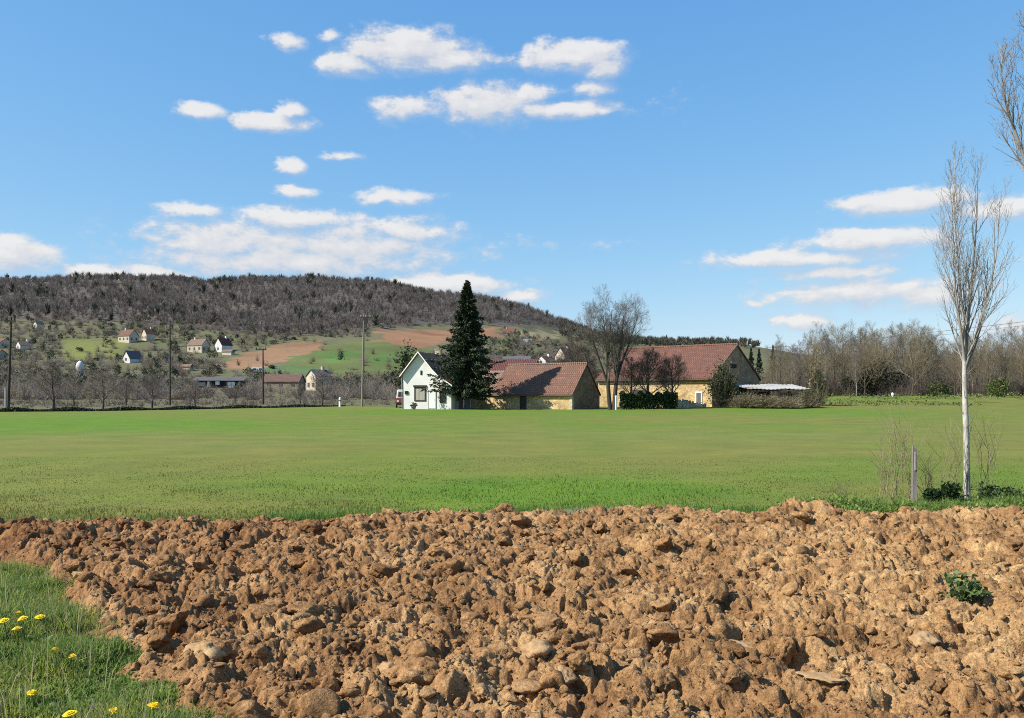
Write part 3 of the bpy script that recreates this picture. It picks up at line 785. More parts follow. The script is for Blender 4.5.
def make_farm():
    # white house
    p = base(419.3, 103.0); p.z = 0.0
    o, rf = building('white_house', 'small white house with its steep gable and brown roof left of the dark spruce', 'house', p, R(-15),
                     [(-2.02, 3.95), (0, 6.45), (1.75, 4.35), (2.35, 3.75), (3.85, 2.75)], 9.5, M['white'], M['tile_house'], .45, .35, .12)
    mb = MB()
    for a, b in (((-2.25, 3.68), (0, 6.47)), ((0, 6.47), (1.75, 4.37)), ((1.75, 4.37), (2.35, 3.77)), ((2.35, 3.77), (4.1, 2.6))):
        mb.add([(a[0], -.5, a[1] + .0), (b[0], -.5, b[1] + .0), (b[0], -.5, b[1] + .17), (a[0], -.5, a[1] + .17),
                (a[0], -.455, a[1]), (b[0], -.455, b[1]), (b[0], -.455, b[1] + .17), (a[0], -.455, a[1] + .17)],
               [(0, 1, 2, 3), (7, 6, 5, 4), (0, 4, 5, 1), (3, 2, 6, 7), (0, 3, 7, 4), (1, 5, 6, 2)])
    mb.build('bargeboard', M['white_paint'], rf)
    mb = MB(); mb.box(-.35, .35, 6.2, 6.9, 5.9, 7.15); mb.box(-.42, .42, 6.13, 6.97, 7.15, 7.25); mb.build('chimney', M['palestone'], rf)
    w = window(o, .1, 0, .95, 1.4, 1.6, 0, M['wood_dark'], M['wood_tan'], .12, 'shuttered_window', False)
    mb = MB(); mb.box(-.8, .8, -.12, .0, 1.6, 1.82); mb.build('lintel', M['wood_dark'], w)
    window(o, 2.85, 0, .75, .72, 1.3, 0, M['wood_dark'], M['glass'], .08)
    mb = MB(); mb.box(-.11, .11, -.03, .03, 0, .5); mb.build('gable_slit', M['dark'], o, (.25, -.01, 3.95))
    mb = MB(); mb.box(-.2, .2, -.1, .03, 0, .36); mb.build('wall_vent', M['dark'], o, (-1.55, -.01, 1.75))
    mb = MB(); mb.box(-.42, .42, -.05, .02, 0, 2.0); d = mb.build('door', M['white_paint'], o, (1.55, -.0, .12))
    mb = MB(); mb.box(-.49, -.425, -.07, .02, 0, 2.06); mb.box(.425, .49, -.07, .02, 0, 2.06); mb.box(-.425, .425, -.07, .02, 2.005, 2.06); mb.build('door_frame', M['concrete'], d)
    mb = MB(); mb.tube([(.3, -.1, .98), (.3, -.05, .98)], [.03, .03], 8); mb.build('handle', M['black'], d)
    mb = MB(); mb.tube([(-2.16, -.06, 3.6), (-2.1, -.06, 3.3), (-2.06, -.06, .1)], [.045, .045, .045], 6); mb.build('downpipe', M['concrete'], o)
    # planter by the wall
    mb = MB(); mb.tube([(0, 0, 0), (0, 0, .35)], [.2, .28], 12); q = mb.v
    pot = thing('flower_pot', 'dark planter with a low plant at the foot of the white house wall', 'planter', at(413.6, 407.5, 101.8))
    pot.location.z = gzf(pot.location.x, pot.location.y)
    mb.build('pot', M['greystone'], pot)
    rng = np.random.default_rng(4); V, q, t, C = leaf_cloud(ellip(160, .4, .4, .25, .5, rng), .12, rng, (.05, .07, .03), (.1, .12, .05))
    link('plant', mesh_np('plant', V, q, t, C), M['leaf'], pot)
    # red and white vehicle behind the house corner
    vx = at(400.6, 400, 110)
    v = thing('parked_van', 'red and white van half hidden behind the left corner of the white house', 'van', (vx.x + .35, 110, gzf(vx.x, 110)), R(8))
    mb = MB(); mb.extrude([(-.85, .35), (.85, .35), (.88, 1.1), (.8, 1.2), (-.8, 1.2), (-.88, 1.1)], 0, 4.2); mb.build('lower_body', M['red'], v)
    mb = MB(); mb.extrude([(-.8, 1.205), (.8, 1.205), (.72, 2.1), (.6, 2.25), (-.6, 2.25), (-.72, 2.1)], .15, 4.1); mb.build('cab', M['white_paint'], v)
    mb = MB(); mb.add([(-.66, .14, 1.35), (.66, .14, 1.35), (.6, .14, 1.95), (-.6, .14, 1.95), (-.66, .1, 1.35), (.66, .1, 1.35), (.6, .1, 1.95), (-.6, .1, 1.95)],
                      [(0, 1, 2, 3), (7, 6, 5, 4), (0, 4, 5, 1), (1, 5, 6, 2), (2, 6, 7, 3), (3, 7, 4, 0)]); mb.build('windscreen', M['glass'], v)
    mb = MB(); mb.box(-.88, .88, -.1, -.003, .38, .6); mb.build('bumper', M['black'], v)
    for s in (-1, 1):
        mb = MB(); mb.box(s * .68 - .12, s * .68 + .12, -.04, -.003, .72, .92); mb.build('headlight', M['white_paint'], v)
        for yy in (.8, 3.3):
            mb = MB(); mb.tube([(s * .72, yy, .33), (s * .9, yy, .33)], [.33, .33], 16); wv = mb.build('wheel', M['black'], v)
            mb = MB(); mb.tube([(s * .905, yy, .33), (s * .92, yy, .33)], [.18, .18], 12); mb.build('rim', M['metal'], wv)

    # low stone barn with the spruce shadow
    th = R(31); c = at(572, 410, 102.0); s_, c_ = math.sin(th), math.cos(th); W = 7.2
    ox, oy = c.x + W / 2 * s_, c.y + W / 2 * c_
    o, rf = building('stone_barn', 'low ochre stone barn with brown tiled roof right of the spruce', 'barn', (ox, oy, 0), R(90) - th,
                     [(-W / 2, 1.75), (0, 5.2), (W / 2, 1.75)], 10.6, M['ochre'], M['tile_brown'], .12, .3, .13)
    mb = MB(); mb.tube([(0, -.13, 5.37), (0, 10.7, 5.37)], [.12, .12], 8); mb.build('ridge_cap', M['tile_pale'], rf)
    mb = MB()
    mb.add([(-W / 2 - .15, -.16, 1.62), (0, -.16, 5.2), (0, -.16, 5.4), (-W / 2 - .15, -.16, 1.82), (-W / 2 - .15, -.125, 1.62), (0, -.125, 5.2), (0, -.125, 5.4), (-W / 2 - .15, -.125, 1.82)],
           [(0, 1, 2, 3), (7, 6, 5, 4), (0, 4, 5, 1), (3, 2, 6, 7), (0, 3, 7, 4), (1, 5, 6, 2)]); mb.build('verge', M['tile_pale'], rf)
    mb = MB(); mb.box(-W / 2 - .03, -W / 2 + .35, -.035, .3, 0, 1.68); mb.build('quoin', M['palestone'], o)
    mb = MB(); mb.extrude([(-W / 2 + .36, -.3), (-W / 2 + .36, 2.05), (0, 5.17), (W / 2 - .01, 1.74), (W / 2 - .01, -.3)], -.025, -.003); mb.build('gable_shade_facing', M['gable_stone_shaded'], o)  # thin facing added over the ochre gable, shade painted in by darker stone
    mb = MB(); mb.box(-.03, .01, -.45, .45, 0, 1.5); d = mb.build('door', M['wood_dark'], o, (-W / 2 - .005, 6.4, 0))
    mb = MB(); mb.tube([(-W / 2 - .32, -.1, 1.58), (-W / 2 - .32, 10.6, 1.58)], [.06, .06], 6); mb.build('gutter', M['wire'], rf)
    # annex
    a = Vector((ox - 10.6 * c_, oy + 10.6 * s_, 0))
    o, rf = building('barn_annex', 'small ochre stone annex with lower mottled roof directly behind the spruce', 'annex', (a.x, a.y, 0), R(90) - th,
                     [(-W / 2 + .06, 1.8), (0, 4.55), (W / 2 - .3, 1.8)], 5.6, M['ochre'], M['tile_pale'], -.02, .3, .12)
    # house with dark red roof behind
    th2 = R(10); c = at(533, 405, 126.0); W2 = 7.0
    o, rf = building('red_roof_outbuilding', 'outbuilding with a dull dark red roof just behind the stone barn', 'outbuilding',
                     (c.x + W2 / 2 * math.sin(th2), c.y + W2 / 2 * math.cos(th2), .1), R(90) - th2, [(-W2 / 2, 4.1), (0, 6.6), (W2 / 2, 4.1)], 10, M['palestone'], M['tile_dark'], .2)
    window(o, -W2 / 2, 4.5, 1.4, .8, 1.1, R(-90))
    # big barn
    th = R(40); c = at(712, 409, 108.0); s_, c_ = math.sin(th), math.cos(th); W = 13.0
    o, rf = building('large_barn', 'large stone barn with long rust red tiled roof and shaded right gable', 'barn',
                     (c.x + W / 2 * s_, c.y + W / 2 * c_, 0), R(90) - th, [(-W / 2, 3.75), (0, 7.85), (W / 2, 3.75)], 16.5, M['ochre'], M['tile_red'], .18, .45, .16)
    mb = MB(); mb.tube([(0, -.2, 8.05), (0, 16.7, 8.05)], [.14, .14], 8); mb.build('ridge_cap', M['tile_brown'], rf)
    mb = MB()
    mb.add([(-W / 2 - .3, -.23, 3.55), (0, -.23, 7.86), (0, -.23, 8.1), (-W / 2 - .3, -.23, 3.8), (-W / 2 - .3, -.185, 3.55), (0, -.185, 7.86), (0, -.185, 8.1), (-W / 2 - .3, -.185, 3.8)],
           [(0, 1, 2, 3), (7, 6, 5, 4), (0, 4, 5, 1), (3, 2, 6, 7), (0, 3, 7, 4), (1, 5, 6, 2)]); mb.build('verge', M['tile_pale'], rf)
    mb = MB(); mb.box(-1.2, 1.2, -.03, .05, 0, 2.3); d = mb.build('barn_door', M['wood_dark'], o, (-W / 2, 10.2, 0), R(-90))
    mb = MB(); mb.box(-1.35, 1.35, -.06, .05, 2.305, 2.55); mb.build('lintel', M['wood_grey'], d)
    window(o, -W / 2, 1.75, .35, .95, 1.7, R(-90), M['white_paint'], M['slate'], .16, 'side_door', False)
    window(o, -W / 2, 5.4, 1.2, .8, .9, R(-90), M['wood_grey'], M['dark'], .08)
    mb = MB(); mb.extrude([(-W / 2 + .01, -.3), (-W / 2 + .01, 3.74), (0, 7.83), (W / 2 - .01, 3.74), (W / 2 - .01, -.3)], -.025, -.003); mb.build('gable_shade_facing', M['gable_stone_shaded'], o)  # added facing whose darker stone colour stands in for deeper gable shade
    mb = MB(); mb.box(-.9, .9, -.05, .0, 0, .5); mb.build('gable_opening', M['dark'], o, (-1.0, -.02, 5.0))
    mb = MB(); mb.box(-.5, .5, -.06, .0, 0, 2.6); mb.build('gable_door', M['wood_dark'], o, (2.2, -.02, 0))
    mb = MB(); mb.tube([(-W / 2 - .46, -.15, 3.5), (-W / 2 - .46, 16.6, 3.5)], [.07, .07], 6); mb.build('gutter', M['wire'], rf)
    # low rubble wall before the barn
    a, b = at(664, 408, 104.5), at(706, 408, 105.5); mb = MB(); rr = random.Random(2)
    for k in range(30):
        t = k / 30; x0, y0 = a.x + (b.x - a.x) * t, a.y + (b.y - a.y) * t; l = (b.x - a.x) / 30
        h = .0
        while h < .75 + .25 * math.sin(t * 5):
            hh = .16 + .1 * rr.random(); j = rr.random() * .06
            mb.box(x0 + .01, x0 + l - .01, y0 - .2 - j, y0 + .2 + j, h, h + hh - .01); h += hh
    tag(mb.build('rubble_wall', M['palestone']), 'low pale rubble wall in front of the large barn near its small door', 'wall')
    # white post by the hedge
    p = base(616, 100.5); o = thing('white_post', 'short white post standing left of the clipped hedge', 'post', p)
    mb = MB(); mb.tube([(0, 0, -.2), (0, 0, 1.45)], [.12, .11], 10); mb.build('shaft', M['white_paint'], o)
    mb = MB(); mb.tube([(0, 0, 1.452), (0, 0, 1.52), (0, 0, 1.6)], [.14, .13, .03], 10); mb.build('cap', M['white_paint'], o)
    # open shed
    a = at(746, 388, 107); b = at(811, 388, 103)
    o = thing('open_shed', 'low open shed with pale corrugated sheet roof beside the barn gable', 'shed', (a.x, a.y, 0))
    n = 60; vs, fs = [], []
    LX = b.x - a.x
    for j, (yy, zz) in enumerate(((-1.2, 2.4), (5.5, 2.98))):
        for k in range(n + 1):
            vs.append((LX * k / n - .1, yy - 2.6 * k / n, zz + .03 * math.sin(k * 1.57) + .05 * math.sin(k * .21)))
    m2 = [(x, y, z - .06) for x, y, z in vs]; N = len(vs); vs = vs + m2
    for k in range(n): fs += [(k, k + 1, n + 2 + k, n + 1 + k), (N + k + 1, N + k, N + n + 1 + k, N + n + 2 + k), (k + 1, k, N + k, N + k + 1), (n + 1 + k, n + 2 + k, N + n + 2 + k, N + n + 1 + k)]
    mb = MB(); mb.add(vs, fs); mb.build('roof', M['metal'], o)
    for (x, y, hgt, m_) in ((LX - .6, -3.4, 2.25, 'wood_grey'), (.8, -.9, 2.25, 'wood_dark'), (LX * .5, -2.2, 2.25, 'wood_dark'), (LX - .6, 2.2, 2.75, 'wood_dark'), (.8, 4.6, 2.85, 'wood_dark')):
        mb = MB(); mb.box(x - .13, x + .13, y - .13, y + .13, -.2, hgt); mb.build('post', M[m_], o)
    mb = MB(); mb.add([(0, -1.05, 2.08), (LX - .3, -3.6, 2.08), (LX - .3, -3.45, 2.08), (0, -.9, 2.08), (0, -1.05, 2.26), (LX - .3, -3.6, 2.26), (LX - .3, -3.45, 2.26), (0, -.9, 2.26)],
                      [(0, 3, 2, 1), (4, 5, 6, 7), (0, 1, 5, 4), (1, 2, 6, 5), (2, 3, 7, 6), (3, 0, 4, 7)]); mb.build('beam', M['wood_dark'], o)
    mb = MB(); mb.box(0, LX * .6, 3.2, 3.35, -.2, 2.6); mb.build('back_wall', M['wood_dark'], o)
    # stacked logs/crates of ochre tone seen under the roof
    p = at(784, 389, 105.5)
    mb = MB(); rr = random.Random(7)
    for k in range(26):
        x, z = (k % 9) * .21, .1 + (k // 9) * .19
        mb.tube([(x, 0, z), (x + .02, 1.2, z)], [.1, .1], 7)
    tag(mb.build('log_pile', M['wood_tan'], None, (p.x, 107.0, 1.35)), 'stack of split logs under the pale sheet roof of the shed', 'log pile')
    mb = MB()
    mb.box(-.3, 2.3, -.15, 1.45, -1.4, -.01)
    tag(mb.build('plank_crate', M['wood_dark'], None, (p.x, 107.0, 1.35)), 'dark plank crate carrying the log stack in the shed', 'crate')

def far_house(px, py, D=None, w=8, l=9, eave=3, ridge=5.5, rz=0.0, wall='cream', roof='tile_red', label='', name='far_house', cat='house', nwin=2, chim=True, side=False, group='houses on the hillside'):
    D = D or ground_at(px, py); p = base(px, D)
    if D > 200: w, l, eave, ridge = w * .86, l * .82, eave * .84, ridge * .82
    wall = {'white': 'far_white', 'cream': 'far_cream'}.get(wall, wall)
    o, rf = building(name, label, cat, p, rz, [(-w / 2, eave), (0, ridge), (w / 2, eave)], l, M[wall], M[roof], .25, .3, .18, 3.0, group)
    if chim:
        mb = MB(); mb.box(-.35, .35, l * .7, l * .7 + .7, ridge - .8, ridge + 1.0); mb.build('chimney', M[wall], rf)
    for k in range(nwin):
        x = (k + .5) / nwin * w - w / 2
        window(o, x, 0, .9 if eave < 4 else 1.0, .9, 1.2, 0, M['wood_grey'], M['glass'], .1)
        if eave > 4.5: window(o, x, 0, 3.6, .9, 1.2, 0, M['wood_grey'], M['glass'], .1)
    if side:
        for k in range(3):
            window(o, w / 2, l * (k + .5) / 3, .9, .9, 1.2, R(90), M['wood_grey'], M['glass'], .1)
            window(o, -w / 2, l * (k + .5) / 3, .9, .9, 1.2, R(-90), M['wood_grey'], M['glass'], .1)
    return o

def make_far_houses():
    far_house(35, 331, w=4.2, l=5, eave=4.8, ridge=7.2, rz=R(-32), wall='cream', roof='slate', label='narrow cream tower-like house high under the wood', name='tower_house', nwin=1, chim=False)
    far_house(6, 348, w=7, l=12, eave=3.0, ridge=5.6, rz=R(60), wall='cream', roof='tile_brown', label='long house with brown roof beside the leaning pole', side=True)
    far_house(18, 350, w=5, l=7, eave=2.6, ridge=5.0, rz=R(-36), wall='white', roof='tile_pale', label='small white gabled house right of the leaning pole', nwin=1)
    far_house(2, 360, w=7, l=10, eave=2.6, ridge=5.2, rz=R(70), wall='palestone', roof='tile_red', label='red roofed house lowest of the group at the leaning pole', side=True)
    o = far_house(134, 342, w=7, l=9, eave=3.6, ridge=7.4, rz=R(66), wall='cream', roof='tile_brown', label='tall cream house with big brown roof between field and wood', side=True)
    far_house(144, 341, D=ground_at(134, 342) + 5, w=5, l=6, eave=4.0, ridge=7.2, rz=R(-38), wall='cream', roof='tile_red', label='cream gabled wing joined to the right of the tall cream house')
    far_house(126, 363, w=5.0, l=8, eave=2.2, ridge=6.0, rz=R(-25), wall='white', roof='slate', label='white pointed gable house with dark roof below the tall cream house', nwin=1, chim=False)
    far_house(167, 363, w=4.5, l=4, eave=1.8, ridge=2.6, rz=R(15), wall='white', roof='slate', label='small white hut beside the thin pole', name='small_hut', cat='hut', nwin=1, chim=False)
    far_house(206, 352, w=7, l=10, eave=3.6, ridge=7.2, rz=R(70), wall='cream', roof='tile_pale', label='cream house with pale roof left of the red soil field', side=True)
    far_house(218, 352, w=5.6, l=8, eave=3.8, ridge=8.0, rz=R(-28), wall='white', roof='tile_dark', label='white pointed gable house left of the red soil field', nwin=1)
    far_house(233, 355, w=3, l=6, eave=1.8, ridge=2.8, rz=R(70), wall='cream', roof='tile_pale', label='low cream garage right of the white pointed gable', name='garage', cat='garage', nwin=1, chim=False)
    far_house(192, 371, w=3, l=5, eave=1.9, ridge=2.9, rz=R(70), wall='cream', roof='tile_pale', label='small cream shed left above the long dark shed', name='garden_shed', cat='shed', nwin=1, chim=False)
    far_house(218, 371, w=3, l=4, eave=1.8, ridge=2.8, rz=R(60), wall='palestone', roof='tile_brown', label='small stone shed directly below the red soil field', name='garden_shed', cat='shed', nwin=1, chim=False)
    # long dark shed with white bays
    D = ground_at(215, 388); p = base(192, D)
    o = thing('long_shed', 'long low dark shed with white doors on the slope', 'shed', p, R(4))
    LX = 50 / F * D
    mb = MB(); mb.box(0, LX, 0, 5, -2, 2.0); mb.build('wall', M['dark'], o)
    mb = MB(); mb.add([(-.3, -.5, 2.02), (LX + .3, -.5, 2.02), (LX + .3, 5.4, 3.1), (-.3, 5.4, 3.1), (-.3, -.5, 2.14), (LX + .3, -.5, 2.14), (LX + .3, 5.4, 3.22), (-.3, 5.4, 3.22)],
                      [(0, 3, 2, 1), (4, 5, 6, 7), (0, 1, 5, 4), (1, 2, 6, 5), (2, 3, 7, 6), (3, 0, 4, 7)]); mb.build('roof', M['slate'], o)
    for f0, f1, z0, z1 in ((.30, .345, .3, 1.8), (.46, .54, .9, 1.9), (.70, .84, .1, 1.7), (.90, .985, .1, 1.5)):
        mb = MB(); mb.box(LX * f0, LX * f1, -.08, -.004, z0, z1); mb.build('door', M['white_paint'], o)
    mb = MB(); mb.box(LX * .02, LX * .26, -.06, -.004, .5, 1.6); mb.build('panel', M['concrete'], o)
    # caravan
    D = ground_at(258, 374); p = base(258, D)
    o = thing('caravan', 'white caravan parked on the edge of the red soil field', 'caravan', p, R(5))
    mb = MB(); mb.extrude([(-2.3, .5), (2.2, .5), (2.4, 1.3), (2.0, 2.5), (-2.0, 2.5), (-2.4, 1.6)], -1, 1); mb.build('body', M['white_paint'], o)
    for s in (-.5, .5):
        mb = MB(); mb.box(s * 2 - .5, s * 2 + .5, -1.02, -1.004, 1.4, 2.0); mb.build('window', M['glass'], o)
    mb = MB(); mb.tube([(0, -1.05, .35), (0, -.85, .35)], [.35, .35], 12); mb.build('wheel', M['black'], o)
    # red roofed long building and the cream house at its end
    D = ground_at(290, 390)
    far_house(302, 389, D=D, w=6, l=12, eave=2.6, ridge=4.9, rz=R(84), wall='greystone', roof='tile_far', label='long low building with dull dark red roof behind the short pole', name='long_building', cat='building', chim=False, side=True)
    far_house(311, 390, D=D - 4, w=4.6, l=6, eave=4.6, ridge=6.6, rz=R(-40), wall='cream', roof='slate', label='two-storey cream house at the right end of the dull red roof')
    for x, lab in ((269, 'pale pink gabled hut leftmost of the two beside the short pole'), (275, 'pale pink gabled hut rightmost of the two beside the short pole')):
        far_house(x, 381, D=D + 16, w=1.9, l=4, eave=1.5, ridge=2.9, rz=R(-5), wall='cream', roof='tile_red', label=lab, name='small_hut', cat='hut', nwin=0, chim=False)
    # white round tank
    D = ground_at(80, 373); p = base(80, D); r = 4 / F * D
    o = thing('water_tank', 'white dome-shaped tank standing among the brown scrub', 'tank', p)
    prof = [(r * .55, -.5), (r * .8, r * .4), (r * .98, r * 1.2), (r * .95, r * 1.9), (r * .7, r * 2.6), (r * .25, r * 3.0), (.03, r * 3.05)]
    mb = MB(); mb.tube([(0, 0, z) for _, z in prof], [a for a, _ in prof], 20); mb.build('shell', M['far_white'], o, smooth=True)
    mb = MB(); mb.tube([(0, 0, r * 3.04), (0, 0, r * 3.2)], [r * .12, r * .1], 10); mb.build('hatch', M['concrete'], o)
    # beyond the spruce
    far_house(515, 336, w=7, l=9.5, eave=2.4, ridge=6.0, rz=R(72), wall='palestone', roof='tile_red', label='red roofed house on the ridge slope right of the spruce top', side=True)
    p = base(520, ground_at(520, 341)); mb = MB(); mb.box(0, 7.5, 0, .4, -1.5, 1.5)
    o = thing('garden_wall', 'bright white wall strip below the red roofed ridge house', 'wall', p, R(8)); mb.build('wall', M['white'], o)
    mb = MB(); mb.box(-.05, 7.55, -.05, .45, 1.502, 1.62); mb.build('coping', M['tile_pale'], o)
    far_house(531, 364, w=6, l=14, eave=1.9, ridge=3.7, rz=R(80), wall='white', roof='slate', label='long grey roofed building above the dull dark red roof', name='grey_shed', cat='building', chim=False, side=True)
    far_house(541, 366, w=5.6, l=9, eave=2.3, ridge=4.8, rz=R(-35), wall='white', roof='tile_brown', label='white gable house between grey roof and bare trees', nwin=1)
    far_house(560, 364, w=5.5, l=9, eave=4.4, ridge=8.2, rz=R(-36), wall='cream', roof='tile_brown', label='tall gabled house half hidden by the bare brown trees')

def make_poles():
    lst = [(8, 411.5, 317, 92, 'dark', 'wood_dark', 'dark wooden pole leaning at the left end of the field', .35, 1),
           (170, 405, 320, 128, 'thin', 'wood_dark', 'thin dark pole standing behind the orchard trees', .0, 0),
           (263, 405, 349, 135, 'tee', 'wood_dark', 'short dark pole with a level crossbar', .0, 2),
           (362, 408, 315, 118, 'pale', 'pole_tan', 'pale wooden pole with insulators left of the white house', .25, 3)]
    tops = {}
    for px, py, ty, D, nm, mt, lab, lean, kind in lst:
        p = base(px, D); H = (py - ty) / F * D
        o = thing('utility_pole', lab, 'utility pole', p, 0, 'utility poles along the field edge')
        r = .125 if kind != 0 else .11
        mb = MB(); mb.tube([(0, 0, -.5), (lean * .5, 0, H * .5), (lean, 0, H)], [r * 1.2, r, r * .7], 10); mb.build('shaft', M[mt], o)
        tops[px] = p + Vector((lean, 0, H - .4))
        if kind == 2:
            mb = MB(); mb.box(-1.1, .5, -.06, .06, H - .25, H - .1); mb.build('crossbar', M['wood_dark'], o)
            ins = [-1.0, -.45, .4]
        elif kind == 3:
            mb = MB(); mb.box(-.5 + lean, .95 + lean, -.2, -.08, H - .55, H - .43); mb.build('crossbar', M['wood_dark'], o)
            ins = [-.42 + lean, .3 + lean, .85 + lean]
        elif kind == 1:
            mb = MB(); mb.box(-.5 + lean, .5 + lean, -.2, -.08, H - .55, H - .43); mb.build('crossbar', M['wood_dark'], o)
            ins = [-.4 + lean, .4 + lean]
        else: ins = []
        for i in ins:
            mb = MB(); z = H - .1 if kind == 2 else H - .43; y = 0 if kind == 2 else -.14
            mb.tube([(i, y, z), (i, y, z + .1), (i, y, z + .16), (i, y, z + .24)], [.04, .09, .06, .08], 8); mb.build('insulator', M['concrete'] if kind == 3 else M['black'], o)
        if kind == 3:
            mb = MB(); mb.box(.18 + lean, .6 + lean, -.5, -.1, H - 1.25, H - .6); mb.build('transformer', M['wood_dark'], o)
            mb = MB(); mb.tube([(lean + .0, .3, H - 2.3), (lean * .2 + .35, .05, .6)], [.02, .02], 5); mb.build('earth_cable', M['wire'], o)
        if kind == 1:
            mb = MB(); mb.box(-.36, -.2, -.08, .08, -.4, 2.4); mb.build('footing', M['concrete'], o)
    def wire(a, b, sag, lab, nm='overhead_wire', r=.022, group='wires between the poles'):
        pts = [a.lerp(b, k / 24) - Vector((0, 0, sag * 4 * (k / 24) * (1 - k / 24))) for k in range(25)]
        mb = MB(); mb.tube(pts, [r] * 25, 5); tag(mb.build(nm, M['wire']), lab, 'wire', group)
    far = Vector((-86, 70, 10))
    wire(tops[8], tops[170], .5, 'wire between the leaning pole and the thin dark pole')
    wire(tops[170], tops[362], .8, 'wire between the thin dark pole and the pale wooden pole')
    wire(tops[263] + Vector((0, 0, .5)), tops[362] - Vector((0, 0, 2.2)), .4, 'lower wire between the short pole and the pale wooden pole', r=.016)
    wire(tops[8], far, .6, 'wire leaving the leaning pole out of the picture', r=.016)
    a, b = at(1110, 311, 84), at(700, 352, 160)
    wire(a, b, .5, 'upper of two thin wires crossing behind the poplar', r=.022, group='wires behind the poplar')
    wire(a - Vector((0, 0, .35)), b - Vector((0, 0, .35)), .6, 'lower of two thin wires crossing behind the poplar', r=.016, group='wires behind the poplar')
    # marker post at the roadside
    p = base(340, 116); o = thing('road_marker', 'white roadside marker post with a dark band at the field edge', 'marker post', p)
    mb = MB(); mb.tube([(0, 0, -.2), (0, 0, .72)], [.16, .15], 10); mb.build('shaft', M['white_paint'], o)
    mb = MB(); mb.tube([(0, 0, .723), (0, 0, .88)], [.155, .155], 10); mb.build('band', M['red'], o)
    mb = MB(); mb.tube([(0, 0, .883), (0, 0, 1.15), (0, 0, 1.25)], [.15, .15, .05], 10); mb.build('cap', M['white_paint'], o)

# ------------------------------------------------------------------ trees
def make_spruce():
    rng = np.random.default_rng(8); H = 14.4
    p = base(467, 103.0)
    o = thing('spruce_tree', 'tall dark conifer standing between the white house and the stone barn', 'conifer', p)
    mb = MB(); mb.tube([(0, 0, -.3), (.05, 0, 4), (0, 0, 9), (0, 0, H - .2)], [.34, .26, .15, .03], 9); mb.build('trunk', M['bark'], o)
    mb = MB(); mb.tube([(-.75, .2, -.3), (-.7, .15, 2), (-.4, .1, 4.5)], [.26, .2, .1], 8); mb.build('second_trunk', M['bark'], o)
    n = 330
    h = 1.7 + (H - 1.75) * (np.arange(n) / n) ** .92
    h = np.round(h / .52) * .52 + rng.normal(0, .1, n); h = np.clip(h, 1.6, H - .05)
    az = np.arange(n) * 2.399 + rng.normal(0, .3, n)
    fr = (h - 1.5) / (H - 1.5)
    lobe = 1 + .22 * np.sin(az * 3 + h * .7) + rng.normal(0, .24, n)
    Rr = np.interp(fr, [0, .08, .16, .3, .5, .7, .85, 1], [1.6, 2.8, 3.3, 2.85, 2.0, 1.15, .6, .05]) * lobe
    K = 16; s = np.linspace(.12, 1, K)
    dx, dy = np.cos(az), np.sin(az)
    L = Rr[:, None] * s[None]
    z = h[:, None] - .36 * Rr[:, None] * s ** 1.2 + .20 * Rr[:, None] * s ** 4
    P = np.stack([dx[:, None] * L, dy[:, None] * L, z], -1)
    rep = 7
    Q = np.repeat(P.reshape(-1, 3), rep, 0); m = len(Q)
    sp = np.repeat(np.repeat((.18 + .30 * (1 - s) + .1)[None], n, 0).reshape(-1), rep) * np.repeat(np.repeat(np.minimum(Rr, 2.2) / 2.0, K), rep)
    Q = Q + rng.normal(0, 1, (m, 3)) * (np.array([.4, .4, .14]) * np.minimum(sp, .5)[:, None])
    dirv = np.stack([np.repeat(np.repeat(dx, K), rep), np.repeat(np.repeat(dy, K), rep), np.full(m, -.35)], 1) + rng.normal(0, .5, (m, 3))
    dirv /= np.linalg.norm(dirv, axis=1, keepdims=True)
    ln = rng.uniform(.22, .5, (m, 1)); sd = np.cross(dirv, rng.normal(size=(m, 3))); sd /= np.linalg.norm(sd, axis=1, keepdims=True)
    V = np.stack([Q - sd * .045, Q + dirv * ln * .5 + sd * .07, Q + dirv * ln, Q + dirv * ln * .5 - sd * .07], 1)
    k = rng.random((m, 1)); C = np.array([.018, .03, .017]) * (1 - k) + np.array([.06, .078, .038]) * k
    cone = leaf_cloud(np.stack([rng.normal(0, .09, 160), rng.normal(0, .09, 160), rng.uniform(H - 1.4, H + .3, 160)], 1), .2, rng, (.02, .032, .018), (.04, .055, .028))
    V2, q2, t2, C2 = join([(V.reshape(-1, 3), np.arange(m * 4).reshape(-1, 4), np.zeros((0, 3), int), np.repeat(C, 4, 0)), cone])
    link('crown', mesh_np('crown', V2, q2, t2, C2), M['needle'], o)

